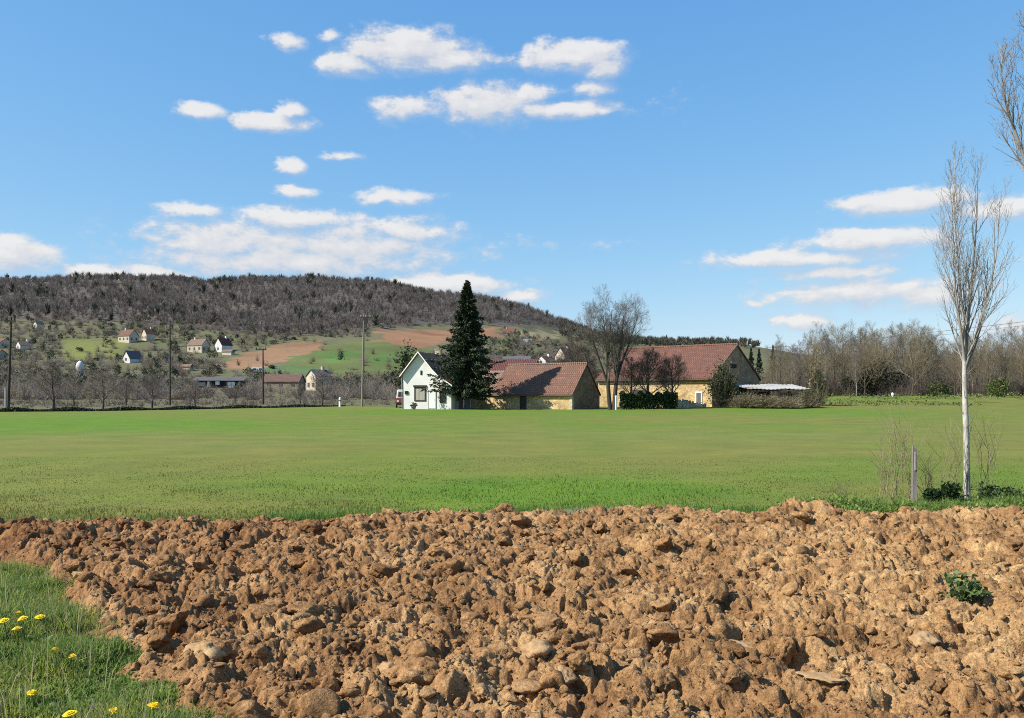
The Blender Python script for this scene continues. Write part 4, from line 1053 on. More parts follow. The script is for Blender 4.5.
def make_poplar():
    rng = np.random.default_rng(21)
    p = base(967, 14.4); p.z = -.05
    trunks = [([(0, 0, 0), (-.01, 0, .9), (-.03, .02, 1.8), (-.05, 0, 2.6), (-.12, .02, 3.5), (-.2, .05, 4.4), (-.2, .03, 5.65)], [.06, .052, .045, .031, .019, .011, .004]),
              ([(-.03, 0, 2.25), (.05, .05, 2.9), (.14, .08, 3.7), (.2, .05, 4.5), (.22, .05, 5.55)], [.03, .024, .018, .011, .004]),
              ([(-.03, 0, 2.15), (.16, -.1, 2.8), (.31, -.2, 3.4), (.42, -.22, 4.0), (.48, -.2, 4.8)], [.027, .021, .015, .01, .004]),
              ([(-.03, 0, 2.2), (-.18, -.12, 2.8), (-.32, -.2, 3.5), (-.38, -.2, 4.2), (-.34, -.2, 4.9)], [.024, .019, .014, .009, .004])]
    t0 = [trunk_curve(a, b, 14) for a, b in trunks]
    P0 = np.concatenate([a for a, b in t0]); r0 = np.concatenate([b for a, b in t0])
    A1 = grow(P0[:1], r0[:1], 30, (.37, .97), (.25, .55), lambda t, L: 1.75 * (1.15 - .95 * t) + 0 * L, .42, 9, .06, .13, rng, minr=.0042)
    A2 = grow(P0[1:], r0[1:], 12, (.15, .97), (.3, .6), lambda t, L: 1.05 * (1.1 - .7 * t) + 0 * L, .55, 9, .06, .12, rng, minr=.0045)
    A = (np.concatenate([A1[0], A2[0]]), np.concatenate([A1[1], A2[1]]))
    B = grow(*A, 7, (.15, .96), (.3, .7), lambda t, L: L * (.55 - .25 * t), .65, 6, .08, .09, rng, minr=.0032)
    Cc = grow(*B, 3, (.1, .97), (.3, .8), lambda t, L: L * (.55 - .2 * t), .7, 4, .1, .08, rng, minr=.0024)
    # few thin dead sprigs on the bare stem
    Dd = grow(P0[:1], r0[:1], 12, (.14, .38), (.6, 1.1), lambda t, L: .34 + 0 * L, .2, 6, .1, .03, rng, minr=.004)
    o = thing('poplar_tree', 'slim bare pale poplar standing at the soil edge beside the stake', 'tree', p)
    V, q = tubes([(P0[:1], r0[:1])], [12]); link('trunk', mesh_np('trunk', V, q, smooth=True), M['poplar_bark'], o)
    V, q = tubes([(P0[1:], r0[1:]), A, B, Cc, Dd], [7, 5, 4, 3, 3]); link('crown', mesh_np('crown', V, q, smooth=True), M['poplar_twig'], o)
    o.scale = (.9, .9, 1.0)
    # second poplar, mostly right of the frame
    rng = np.random.default_rng(33); p = base(1078, 12.3); p.z = -.05
    trunks = [([(0, 0, 0), (.02, 0, 1.8), (-.02, .02, 3.6), (-.06, 0, 5.4), (-.1, .02, 7.8)], [.1, .09, .07, .045, .008]),
              ([(0, 0, 2.9), (-.3, .05, 3.9), (-.62, .1, 4.8), (-.93, .1, 5.7), (-1.02, .1, 6.3)], [.045, .036, .026, .016, .005]),
              ([(0, 0, 3.0), (.35, .05, 4.1), (.6, .1, 5.3), (.7, .1, 7)], [.045, .035, .024, .006]),
              ([(-.3, .05, 3.9), (-.5, -.1, 4.9), (-.66, -.15, 6.2), (-.7, -.1, 7.4)], [.034, .026, .018, .006])]
    t0 = [trunk_curve(a, b, 14) for a, b in trunks]
    P0 = np.concatenate([a for a, b in t0]); r0 = np.concatenate([b for a, b in t0])
    A = grow(P0, r0, 17, (.35, .98), (.3, .6), lambda t, L: 1.0 * (1.15 - .75 * t) + 0 * L, .5, 9, .06, .1, rng, minr=.0048)
    B = grow(*A, 9, (.12, .97), (.3, .7), lambda t, L: L * (.5 - .25 * t), .65, 6, .08, .08, rng, minr=.0036)
    Cc = grow(*B, 4, (.1, .97), (.3, .8), lambda t, L: L * (.5 - .2 * t), .7, 4, .1, .08, rng, minr=.0028)
    o = thing('poplar_tree', 'bare poplar whose upper twigs reach in from beyond the picture edge', 'tree', p)
    V, q = tubes([(P0[:1], r0[:1])], [12]); link('trunk', mesh_np('trunk', V, q, smooth=True), M['poplar_bark'], o)
    V, q = tubes([(P0[1:], r0[1:]), A, B, Cc], [7, 5, 4, 3]); link('crown', mesh_np('crown', V, q, smooth=True), M['poplar_twig'], o)
    # stake
    p = base(914, 13.2); p.z = 0
    o = thing('wooden_stake', 'weathered split wooden stake left of the slim poplar', 'stake', p)
    mb = MB(); mb.add([(-.036, -.03, -.1), (.034, -.034, -.1), (.036, .034, -.1), (-.03, .036, -.1), (-.026, -.024, .9), (.03, -.028, .84), (.03, .026, .86), (-.02, .03, .93)],
                      [(0, 3, 2, 1), (4, 5, 6, 7), (0, 1, 5, 4), (1, 2, 6, 5), (2, 3, 7, 6), (3, 0, 4, 7)]); mb.build('post', M['wood_grey'], o)
    mb = MB(); mb.box(-.014, .014, -.046, -.033, .55, .82); mb.build('splinter', M['wood_tan'], o)
    # thin saplings (dry water shoots)
    shoots = [(893, 13.4, 1.55, 'tallest thin dry shoot clump left of the stake'), (905, 13.6, 1.2, 'dry shoot clump directly behind the stake'), (882, 13.9, .9, 'low dry shoot clump farthest left of the stake'),
              (925, 14.2, .7, 'low dark shoot clump between stake and poplar'), (950, 14.3, 1.25, 'dry shoot clump hugging the left of the poplar trunk'), (984, 14.5, 1.45, 'dry shoot clump on the right side of the poplar trunk'),
              (838, 13.3, .36, 'tiny dark twig bush standing alone in the grass')]
    for k, (px, D, hh, lab) in enumerate(shoots):
        rg = np.random.default_rng(50 + k); nS = 13 if hh > .5 else 5
        P = [trunk_curve([(rg.normal(0, .06), rg.normal(0, .06), -.03), (rg.normal(0, .1), rg.normal(0, .1), hh * .5), (rg.normal(0, .17), rg.normal(0, .17), hh * rg.uniform(.7, 1.05))], [.0042, .0032, .0014], 7) for _ in range(nS)]
        P0 = np.concatenate([a for a, b in P]); r0 = np.concatenate([b for a, b in P])
        A = grow(P0, r0, 6, (.25, .95), (.3, .7), lambda t, L: L * .3, .6, 4, .1, .05, rg, minr=.0015)
        V, q = tubes([(P0, r0), A], [4, 3]); b = base(px, D)
        tag(link('dry_shoots', mesh_np('dry_shoots', V, q), M['dry'] if k not in (3, 6) else M['twig_dark'], None, (b.x, b.y, 0)), lab, 'shoots', 'dry shoots round the stake and poplar')
    # small dark shrubs at the foot
    for k, (px, D, w, h, lab) in enumerate(((951, 14.0, .2, .24, 'dark low shrub at the left foot of the poplar'), (1001, 13.4, .33, .28, 'wider dark low shrub right of the poplar'), (934, 13.8, .14, .2, 'smallest dark low shrub between stake and poplar'))):
        rg = np.random.default_rng(70 + k); V, q, t, C = leaf_cloud(ellip(900, w, w, h * .6, h * .5, rg, 12), .035, rg, (.02, .045, .015), (.06, .1, .03))
        b = base(px, D); tag(link('low_shrub', mesh_np('low_shrub', V, q, t, C), M['leaf'], None, (b.x, b.y, 0)), lab, 'shrub', 'low shrubs at the poplar foot')
    # weed in the soil
    rg = np.random.default_rng(90); D = 6.45; x = (962 - CX) / F * D; z = soil_top(x, D, .12) + .03
    Vs = []
    pos = ellip(230, .17, .13, .1, .09, rg, 14, .34)
    V, q, t, C = leaf_cloud(pos, .032, rg, (.03, .065, .02), (.17, .23, .08), 2.0, .2)
    o = thing('weed_plant', 'leafy dark green weed growing alone out of the ploughed soil', 'weed', (x, D, z - .02))
    link('leaf_mass', mesh_np('leaf_mass', V, q, t, C), M['leaf'], o)
    P = [trunk_curve([(0, 0, -.02), tuple(pos[i] * .5), tuple(pos[i])], [.004, .003, .0015], 5) for i in range(0, 230, 8)]
    V, q = tubes([(np.concatenate([a for a, b in P]), np.concatenate([b for a, b in P]))], [4]); link('stem', mesh_np('stem', V, q), M['stem'], o)

def make_farm_trees():
    rng = np.random.default_rng(2)
    # big bare tree
    H = 13.9
    trunks = [([(.1, 0, -.3), (.35, 0, 2.6), (.7, .1, 5), (1.1, .0, 7.8), (1.35, 0, 10.6)], [.3, .25, .18, .1, .03]),
              ([(-.3, .1, -.3), (-.6, 0, 2.4), (-.7, -.1, 5), (-.4, .2, 8.0), (-.1, .2, 11.2)], [.3, .25, .18, .1, .03]),
              ([(.35, 0, 3.0), (1.2, .3, 5.4), (2.2, .5, 7.8), (3.1, .5, 10.4)], [.16, .12, .08, .02]),
              ([(-.65, 0, 2.9), (-1.6, -.3, 5.2), (-2.5, -.5, 7.6), (-3.0, -.4, 10.2)], [.16, .12, .08, .02]),
              ([(.4, .1, 4.2), (.9, 1.2, 6.5), (1.5, 2.0, 10.6)], [.14, .09, .02]),
              ([(-.6, .1, 4.2), (-.9, -1.2, 6.6), (-1.5, -1.8, 11.2)], [.14, .09, .02])]
    me = bare_tree(rng, H, .4, (.4, .8), .3, 11, 8, 7, 5, .05, .26, .0088, trunks, .04, .4)
    bt = tree_thing('bare_tree', 'big leafless tree with forked trunk before the large barn', 'tree', base(613, 101.0), me, (M['bark_dark'], M['twig_pale'])); bt.scale = (.9, .9, 1.0)
    # smaller bushy bare trees
    def small(seed, H, l1): return bare_tree(np.random.default_rng(seed), H, .16, (.5, 1.1), .18, 16, 9, 8, 4, .05, l1, .011)
    A, B = small(4, 6.2, .5), small(5, 5.2, .62)
    for px, D, me, sc, lab in ((577, 110, A, 1.4, 'brown bare tree behind the low barn gable, left of the big tree'), (590, 122, B, 1.15, 'bare twiggy tree half hidden behind the trunk fork of the big tree'),
                               (563, 128, B, 1.2, 'bare twiggy tree beside the tall gabled far house'), (648, 103.0, B, 1.25, 'low wide bare tree in front of the barn door'),
                               (672, 103.5, B, 1.1, 'low bare tree right of the barn door'), (631, 103.5, A, .95, 'small bare tree between the big tree and the barn door')):
        b = base(px, D); t = thing('bare_tree', lab, 'tree', b, px * .7, 'small bare trees round the barns'); t.scale = (sc,) * 3
        link('trunk', me[0], M['bark'], t); link('crown', me[1], M['twig'], t)
    # clipped hedge
    a, b = base(620, 101.5), base(677, 102.5); rg = np.random.default_rng(6); n = 9000
    t = rg.random(n); w = rg.uniform(-.8, .8, n); bump = .16 * np.sin(t * 40) + .1 * np.sin(t * 17 + 1)
    P = np.stack([a.x + (b.x - a.x) * t, a.y + (b.y - a.y) * t + w * (.9 + .3 * bump), rg.random(n) ** .6 * (1.85 + bump)], 1)
    V, q, tt, C = leaf_cloud(P, .14, rg, (.02, .045, .018), (.055, .095, .03))
    me = mesh_np('hedge', V, q, tt, C)
    tag(link('hedge', me, M['leaf']), 'clipped dark green hedge in front of the large barn', 'hedge')
    # ivy covered shrub at the gable, undergrowth
    def shrub(name, px, D, rx, ry, h, n, c0, c1, lab, cat='shrub', size=.16, bare=0, group=None, mat='leaf', tw='twig_olive'):
        rg = np.random.default_rng(int(px * 7 + D)); b_ = base(px, D)
        o = thing(name, lab, cat, b_, 0, group)
        V, q, t_, C = leaf_cloud(ellip(n, rx, ry, h * .55, h * .5, rg, 30, .3), size, rg, c0, c1)
        link('foliage', mesh_np('foliage', V, q, t_, C), M[mat], o)
        if bare:
            V, T = twigs(bare, rx, h * 1.1, rg, .02); link('branches', mesh_np('branches', V, tris=T), M[tw], o)
        return o
    dk0, dk1, ol0, ol1 = (.04, .052, .022), (.09, .1, .042), (.11, .092, .05), (.2, .165, .09)
    shrub('ivy_shrub', 722, 106.0, 2.0, 1.2, 5.2, 2600, (.05, .06, .025), (.11, .115, .05), 'tall ivy-grown shrub climbing the corner of the barn gable', bare=160)
    for px, D, rx, h, n, lab in ((748, 102.5, 2.1, 2.0, 1500, 'olive brown thicket at the foot of the barn gable'), (768, 102, 2.2, 2.3, 1600, 'olive brown thicket under the left half of the sheet roof'),
                                 (788, 101.5, 2.0, 2.1, 1500, 'olive brown thicket under the right half of the sheet roof'), (808, 103, 1.7, 2.6, 1500, 'dark thicket just right of the pale shed post')):
        shrub('thicket', px, D, rx, 1.3, h * (.62 if px in (768, 788) else .84), int(n * .55), *((ol0, ol1) if px != 808 else (dk0, dk1)), lab, 'thicket', .13, 650, 'thickets in front of the shed')
    shrub('ivy_tree', 818, 110, 1.3, 1.3, 6.2, 520, dk0, ol1, 'narrow ivy-grown tree right of the shed', 'tree', .2, 420)
    shrub('evergreen_tree', 407, 150, 2.6, 2.6, 8.5, 3200, (.02, .035, .017), (.05, .065, .03), 'dark evergreen tree behind the roof of the white house', 'tree', .28)
    shrub('evergreen_shrub', 997, 140, 2.0, 2, 2.9, 1000, (.05, .08, .02), (.13, .16, .045), 'bright green shrub in front of the treeline near the slim poplar', 'shrub', .22)
    shrub('evergreen_shrub', 940, 146, 2.0, 2, 2.7, 800, (.04, .055, .02), (.09, .11, .035), 'dull green shrub in front of the treeline left of the slim poplar', 'shrub', .22)
    shrub('evergreen_shrub', 880, 156, 4.2, 2.5, 6.5, 1300, (.02, .024, .013), (.055, .058, .03), 'very dark tall shrub under the middle of the treeline', 'shrub', .3)
    shrub('evergreen_shrub', 853, 154, 2.2, 2, 4.2, 600, (.02, .026, .013), (.055, .06, .03), 'dark shrub under the treeline left of the very dark one', 'shrub', .28)
    # white animal on the right meadow edge
    # small white stone marker
    p = base(893, 138); o = thing('marker_stone', 'small white stone standing on the grass bank before the treeline', 'stone', p)
    V, T = clods(np.array([[0, 0, .3]]), np.array([.3]), 3, np.random.default_rng(1), 1.5); link('block', mesh_np('block', V, tris=T), M['white'], o)

def make_treeline():
    rng = np.random.default_rng(12)
    var = []
    for s, (H, l1, sp) in enumerate(((11, .36, (.35, .8)), (12.5, .33, (.28, .6)), (9.5, .42, (.45, .95)), (11.5, .40, (.35, .75)), (8, .5, (.45, .95)))):
        var.append((H, bare_tree(np.random.default_rng(300 + s), H, .13, sp, .16, 13, 7, 7, 4, .07, l1, .0098, fall=.62)))
    protos = {}
    top_u = [770, 790, 815, 832, 850, 875, 900, 920, 935, 955, 985, 1005, 1030, 1100, 1200]
    top_y = [344, 337, 332, 325, 321, 323, 327, 326, 335, 338, 336, 325, 322, 322, 325]
    k = 0
    for row, (D0, step) in enumerate(((154, 9.5), (167, 8.5), (184, 7.5))):
        u = 772 + row * 4
        while u < 1190:
            D = D0 + rng.uniform(-5, 5); b = base(u, D)
            vi = int(rng.integers(0, 5)); H = var[vi][0]
            want = ((HY - np.interp(u, top_u, top_y)) / F * D + CH - b.z) * rng.uniform(.62, 1.04) * (1.0 if row else .93)
            sc = want / H
            olive = vi in (2, 4)
            key = vi
            if key not in protos:
                t = thing('bare_tree', 'leafless trees standing close together in the long treeline beyond the meadow', 'tree', b, rng.uniform(0, 6), 'treeline beyond the meadow')
                link('trunk', var[vi][1][0], M['palebark'] if vi in (1, 3) else M['bark'], t)
                link('crown', var[vi][1][1], M['twig_olive'] if olive else M['twig_tree'], t); protos[key] = t
                t.scale = (sc * 1.05, sc * 1.05, sc)
            else:
                dup(protos[key], b, rng.uniform(0, 6), (sc * 1.05, sc * 1.05, sc))
            u += step * rng.uniform(.6, 1.35); k += 1
    # underwood along the treeline: nobody could count it
    Vs, Ts, b0 = [], [], 0
    for i in range(430):
        u = rng.uniform(765, 1200); D = rng.uniform(150, 195); b = base(u, D); rx = rng.uniform(1.2, 2.6); h = rng.uniform(2.0, 6.4)
        V, T = twigs(70, rx, h, rng, .022, 4); V = V + np.array([b.x, b.y, b.z]); Vs.append(V); Ts.append(T + b0); b0 += len(V)
    tag(link('underwood', mesh_np('underwood', np.concatenate(Vs), tris=np.concatenate(Ts)), M['twig']), 'tangle of bare underwood below the treeline', kind='stuff')

def make_orchard():
    me = [bare_tree(np.random.default_rng(400 + s), 4.4, .13, (.5, 1.0), .12, 13, 8, 6, 3, .07, .62, .014) for s in range(3)]
    lst = [(53, 97, 1.12, 'low spreading bare orchard tree nearest to the leaning pole'), (103, 104, .95, 'low bare orchard tree second from the leaning pole'), (152, 110, .85, 'low bare orchard tree left beside the thin dark pole'),
           (195, 116, .75, 'low bare orchard tree right beside the thin dark pole'), (236, 120, .6, 'small bare orchard tree left of the short pole'), (322, 126, 1.05, 'bare orchard tree left of the white roadside marker'),
           (300, 128, .6, 'small bare orchard tree right of the short pole'), (126, 125, .8, 'bare orchard tree in the back row left of the thin pole'), (74, 122, .8, 'bare orchard tree in the back row below the white dome tank')]
    for k, (px, D, sc, lab) in enumerate(lst):
        b = base(px, D); t = thing('orchard_tree', lab, 'tree', b, px * 1.3, 'bare orchard trees along the field edge'); t.scale = (sc * 1.1, sc * 1.1, sc)
        link('trunk', me[k % 3][0], M['bark'], t); link('crown', me[k % 3][1], M['twig_tree'], t)
    # rough dark verge hedge along the field edge
    rg = np.random.default_rng(9); n = 16000
    u = rg.uniform(-60, 345, n); D = np.interp(u, [-200, 0, 120, 350], [88, 88, 95, 122]) + rg.normal(0, .45, n)
    X = (u - CX) / F * D; Z = gz(X, D) + rg.random(n) ** .7 * (.28 + .12 * np.sin(u / 9)) * np.interp(u, [0, 190, 330, 345], [1, 1.0, .8, .3])
    V, q, t, C = leaf_cloud(np.stack([X, D, Z], 1), .13, rg, (.012, .022, .01), (.035, .05, .02))
    tag(link('verge_hedge', mesh_np('verge_hedge', V, q, t, C), M['leaf']), 'low dark hedge running along the far edge of the meadow', 'hedge')
    # dormant vines and weeds on the brown slope
    Vs, Ts, b0 = [], [], 0
    for i in range(2200):
        u0 = rg.uniform(-80, 420); D = rg.uniform(112, 300); x = (u0 - CX) / F * D
        if D < np.interp(u0, [-200, 0, 120, 350, 420], [88, 88, 95, 122, 122]) + 6: continue
        b = np.array([x, D, gzf(x, D)])
        V, T = twigs(10, rg.uniform(.5, 1.1), rg.uniform(.6, 1.3), rg, .02, 2); Vs.append(V + b); Ts.append(T + b0); b0 += len(V)
    tag(link('dormant_vines', mesh_np('dormant_vines', np.concatenate(Vs), tris=np.concatenate(Ts)), M['twig']), 'dormant brown vines and weeds on the slope behind the field', kind='stuff')

# ------------------------------------------------------------------ hillside
def make_hill():
    rng = np.random.default_rng(17)
    # the wood: slender bare crowns, one mass
    def crown_tris(n, k, u0, u1, d0, d1, hmin, hmax, wid, c0, c1, below, seed, narrow=.33):
        rg = np.random.default_rng(seed)
        u = rg.uniform(u0, u1, n); D = np.sqrt(rg.uniform(d0 ** 2, d1 ** 2, n)); X = (u - CX) / F * D; Z = gz(X, D)
        y = HY - (Z - CH) / D * F
        ok = (y < np.interp(u, WB_U, WB_Y) + below + (fbm(X / 20, D / 20, 4, 2) - .5) * 5); X, D, Z = X[ok], D[ok], Z[ok]; n = len(X)
        H = rg.uniform(hmin, hmax, n)
        tone = (fbm(X / 40, D / 40, 91, 3)[:, None] - .5) * 1.6 + .5 + rg.normal(0, .12, (n, 1))
        C = np.array(c0) * (1 - tone) + np.array(c1) * tone; C = np.clip(C, .012, 1)
        a = rg.uniform(0, 6.283, (n, k)); f = rg.uniform(.15, .8, (n, k)); e = rg.uniform(0, 1, (n, k))
        p0 = np.stack([X[:, None] + np.cos(a) * H[:, None] * .08 * e, D[:, None] + np.sin(a) * H[:, None] * .08 * e, Z[:, None] + f * H[:, None] * .75], -1)
        rr = H[:, None] * narrow * e * np.sin(np.clip(f * 2.4 + .5, 0, 3.0))
        p1 = np.stack([X[:, None] + np.cos(a) * rr, D[:, None] + np.sin(a) * rr, Z[:, None] + H[:, None] * (f + rg.uniform(.12, .3, (n, k))).clip(0, 1.02)], -1)
        sd = rg.normal(size=p0.shape); sd[..., 2] *= .3; sd /= np.linalg.norm(sd, axis=2, keepdims=True); w = wid * rg.uniform(.5, 1.4, (n, k, 1))
        V = np.stack([p0 - sd * w, p0 + sd * w, p1], 2).reshape(-1, 3)
        return V, np.repeat(C, k * 3, 0)
    A = crown_tris(8200, 76, -220, 640, 430, 985, 5, 9, .115, (.130, .107, .093), (.188, .158, .139), 0, 1, .55)
    B = crown_tris(420, 80, -220, 640, 430, 985, 6, 11, .5, (.06, .066, .045), (.1, .1, .07), 0, 2, .45)
    V = np.concatenate([A[0], B[0]]); C = np.concatenate([A[1], B[1]])
    tag(link('hill_wood', mesh_np('hill_wood', V, tris=np.arange(len(V)).reshape(-1, 3), col=C), M['leaf']), 'bare grey brown wood covering the long hill', kind='stuff')
    A = crown_tris(5200, 50, 560, 1300, 420, 985, 5, 9, .4, (.06, .068, .045), (.15, .13, .1), 10, 3, .5)
    tag(link('far_wood', mesh_np('far_wood', A[0], tris=np.arange(len(A[0])).reshape(-1, 3), col=A[1]), M['leaf']), 'dark green wood on the low far ridge behind the barn', kind='stuff')
    # pines standing out along the crest
    rg = np.random.default_rng(5)
    def pine_mesh(seed):
        r2 = np.random.default_rng(seed); P = ellip(420, 3.0, 3.0, 3.2, 6.2, r2, 9, .36)
        V, q, t, C = leaf_cloud(P, .8, r2, (.022, .034, .022), (.055, .07, .04)); cm = mesh_np('crown', V, q, t, C); cm.materials.append(M['needle'])
        mb = MB(); mb.tube([(0, 0, -.5), (.1, 0, 5), (0, 0, 9)], [.28, .22, .1], 6)
        return cm, mb
    protos = []
    for s in range(3):
        cm, mb = pine_mesh(600 + s)
        protos.append((cm, mb))
    pr = [None] * 3
    us = np.concatenate([np.arange(-40, 330, 5.4), np.arange(330, 600, 15), np.arange(610, 728, 9)])
    for u in us:
        u = u + rg.uniform(-3, 3); D = rg.uniform(905, 985); b = base(u, D); s = rg.uniform(.4, .78) * (1.0 if u < 600 else .6); v = int(rg.integers(0, 3))
        if rg.random() < .12: s *= 1.25
        if pr[v] is None:
            t = thing('pine_tree', 'dark rounded pines standing out along the crest of the wooded hill', 'tree', b, 0, 'pines along the hill crest')
            link('crown', protos[v][0], M['needle'], t); protos[v][1].build('trunk', M['bark'], t); pr[v] = t; t.scale = (s, s, s)
        else: dup(pr[v], b, rg.uniform(0, 6), (s, s, s))
    for k, (px, py, D, lab) in enumerate(((751, 348, 300, 'small dark conifer leftmost behind the barn ridge end'), (759, 349, 310, 'small dark conifer second behind the barn ridge end'), (773, 346, 320, 'small dark conifer nearest to the treeline beyond the barn'))):
        b = base(px, D); H = CH + (HY - py) / F * D - b.z; n = 900
        f = rg.random(n) ** .7; a = rg.uniform(0, 6.283, n); r_ = (1 - f) * 2.6 * rg.uniform(.5, 1.1, n) * (.75 + .25 * np.sin(f * 40))
        P = np.stack([np.cos(a) * r_, np.sin(a) * r_, H * (.1 + .9 * f)], 1)
        o = thing('conifer_tree', lab, 'conifer', b, 0, 'conifers beyond the barn')
        V, q, t, C = leaf_cloud(P, .45, rg, (.022, .034, .022), (.05, .065, .038)); link('crown', mesh_np('crown', V, q, t, C), M['needle'], o)
        mb = MB(); mb.tube([(0, 0, -.5), (0, 0, H * .9)], [.25, .06], 6); mb.build('trunk', M['bark'], o)
    # scrub on the lower slope
    def scrub(n, u0, u1, y0, y1, rx, h, kind, seed, avoid=True):
        rg = np.random.default_rng(seed); Vs, Ts, Qs, Cs, b0 = [], [], [], [], 0
        i = 0
        while i < n:
            u = rg.uniform(u0, u1); D = rg.uniform(170, 640); x = (u - CX) / F * D; z = gzf(x, D); y = HY - (z - CH) / D * F; i += 1
            if not (y0 < y < y1): continue
            if poly_in(np.array([u]), np.array([y]), [(214, 362), (245, 351), (279, 343), (325, 339), (440, 336), (420, 374), (300, 380), (255, 372), (222, 372)])[0] and rg.random() < .93: continue
            if poly_in(np.array([u]), np.array([y]), [(62, 340), (122, 339), (124, 358), (60, 361)])[0] and rg.random() < .85: continue
            if poly_in(np.array([u]), np.array([y]), [(370, 328), (500, 326), (500, 340), (420, 352), (370, 352)])[0]: continue
            if any(x0 < u < x1 and ya < y < yb for x0, x1, ya, yb in ((188, 246, 380, 400), (264, 322, 380, 400), (196, 240, 346, 360), (116, 150, 338, 348), (118, 140, 358, 368))) and rg.random() < .85: continue
            b = np.array([x, D, z]); r_ = rg.uniform(*rx); hh = rg.uniform(*h)
            if kind == 'bare':
                V, T = twigs(46, r_, hh, rg, .05, 3); c = np.array([.195, .162, .136]) * rg.uniform(.65, 1.45)
                if rg.random() < .25: c = c * np.array([1.15, 1.1, .8])
                Vs.append(V + b); Ts.append(T + b0); Cs.append(np.tile(c, (len(V), 1)))
            else:
                V, q, t, C = leaf_cloud(ellip(230, r_, r_, hh * .5, hh * .5, rg, 12), .38, rg, (.055, .066, .038), (.125, .13, .075)); Vs.append(V + b); Qs.append(q + b0); Cs.append(C)
            b0 += len(V)
        return mesh_np('scrub', np.concatenate(Vs), np.concatenate(Qs) if Qs else None, np.concatenate(Ts) if Ts else None, np.concatenate(Cs))
    tag(link('bare_scrub', scrub(5600, -150, 600, 318, 400, (1.0, 2.8), (1.4, 4.4), 'bare', 41), M['leaf']), 'bare brown scrub scattered over the lower hillside', kind='stuff')
    tag(link('green_scrub', scrub(800, -150, 600, 318, 394, (1.0, 2.8), (1.6, 4.6), 'green', 42), M['leaf']), 'dark green bushes scattered over the lower hillside', kind='stuff')

# ------------------------------------------------------------------ sky, sun, camera
SUN_AZ = math.atan2(-.955, -.30); SUN_EL = R(41)
CLOUDS = [(285, 37, 19, 9, .7), (325, 30, 16, 7, .6), (345, 60, 34, 13, .9), (402, 45, 68, 21, 1.1), (445, 54, 46, 13, 1.0),
          (570, 52, 55, 17, 1.1), (600, 62, 28, 13, .9), (590, 84, 36, 9, .5), (410, 104, 48, 15, .6), (482, 99, 60, 22, .9), (560, 105, 62, 10, 1.0), (520, 88, 45, 10, .6),
          (195, 107, 26, 9, 1.0), (265, 118, 40, 10, 1.0), (285, 106, 18, 9, .9), (288, 163, 15, 9, .9), (340, 152, 20, 5, .45), (290, 187, 24, 7, .65), (388, 193, 44, 9, .8),
          (187, 206, 32, 8, .75), (290, 215, 70, 13, .95), (230, 238, 100, 26, .8), (340, 242, 135, 30, .8), (190, 238, 36, 15, .8), (285, 258, 160, 20, .9), (400, 227, 55, 16, .8),
          (360, 257, 30, 9, .7), (10, 252, 45, 20, .95), (90, 268, 36, 9, 1.1), (155, 269, 34, 9, 1.1), (430, 281, 84, 14, 1.2), (515, 291, 32, 9, .75),
          (905, 197, 66, 13, 1.0), (1000, 203, 60, 13, .85), (868, 236, 76, 13, .95), (800, 254, 96, 11, .9), (830, 267, 80, 10, .7), (850, 288, 92, 16, .9), (910, 292, 70, 15, .7),
          (790, 317, 38, 10, .8), (750, 300, 15, 6, .6), (535, 240, 66, 6, .2), (670, 100, 20, 10, .2), (1005, 322, 50, 14, .45), (-120, 230, 90, 20, .8), (1180, 250, 90, 18, .8)]

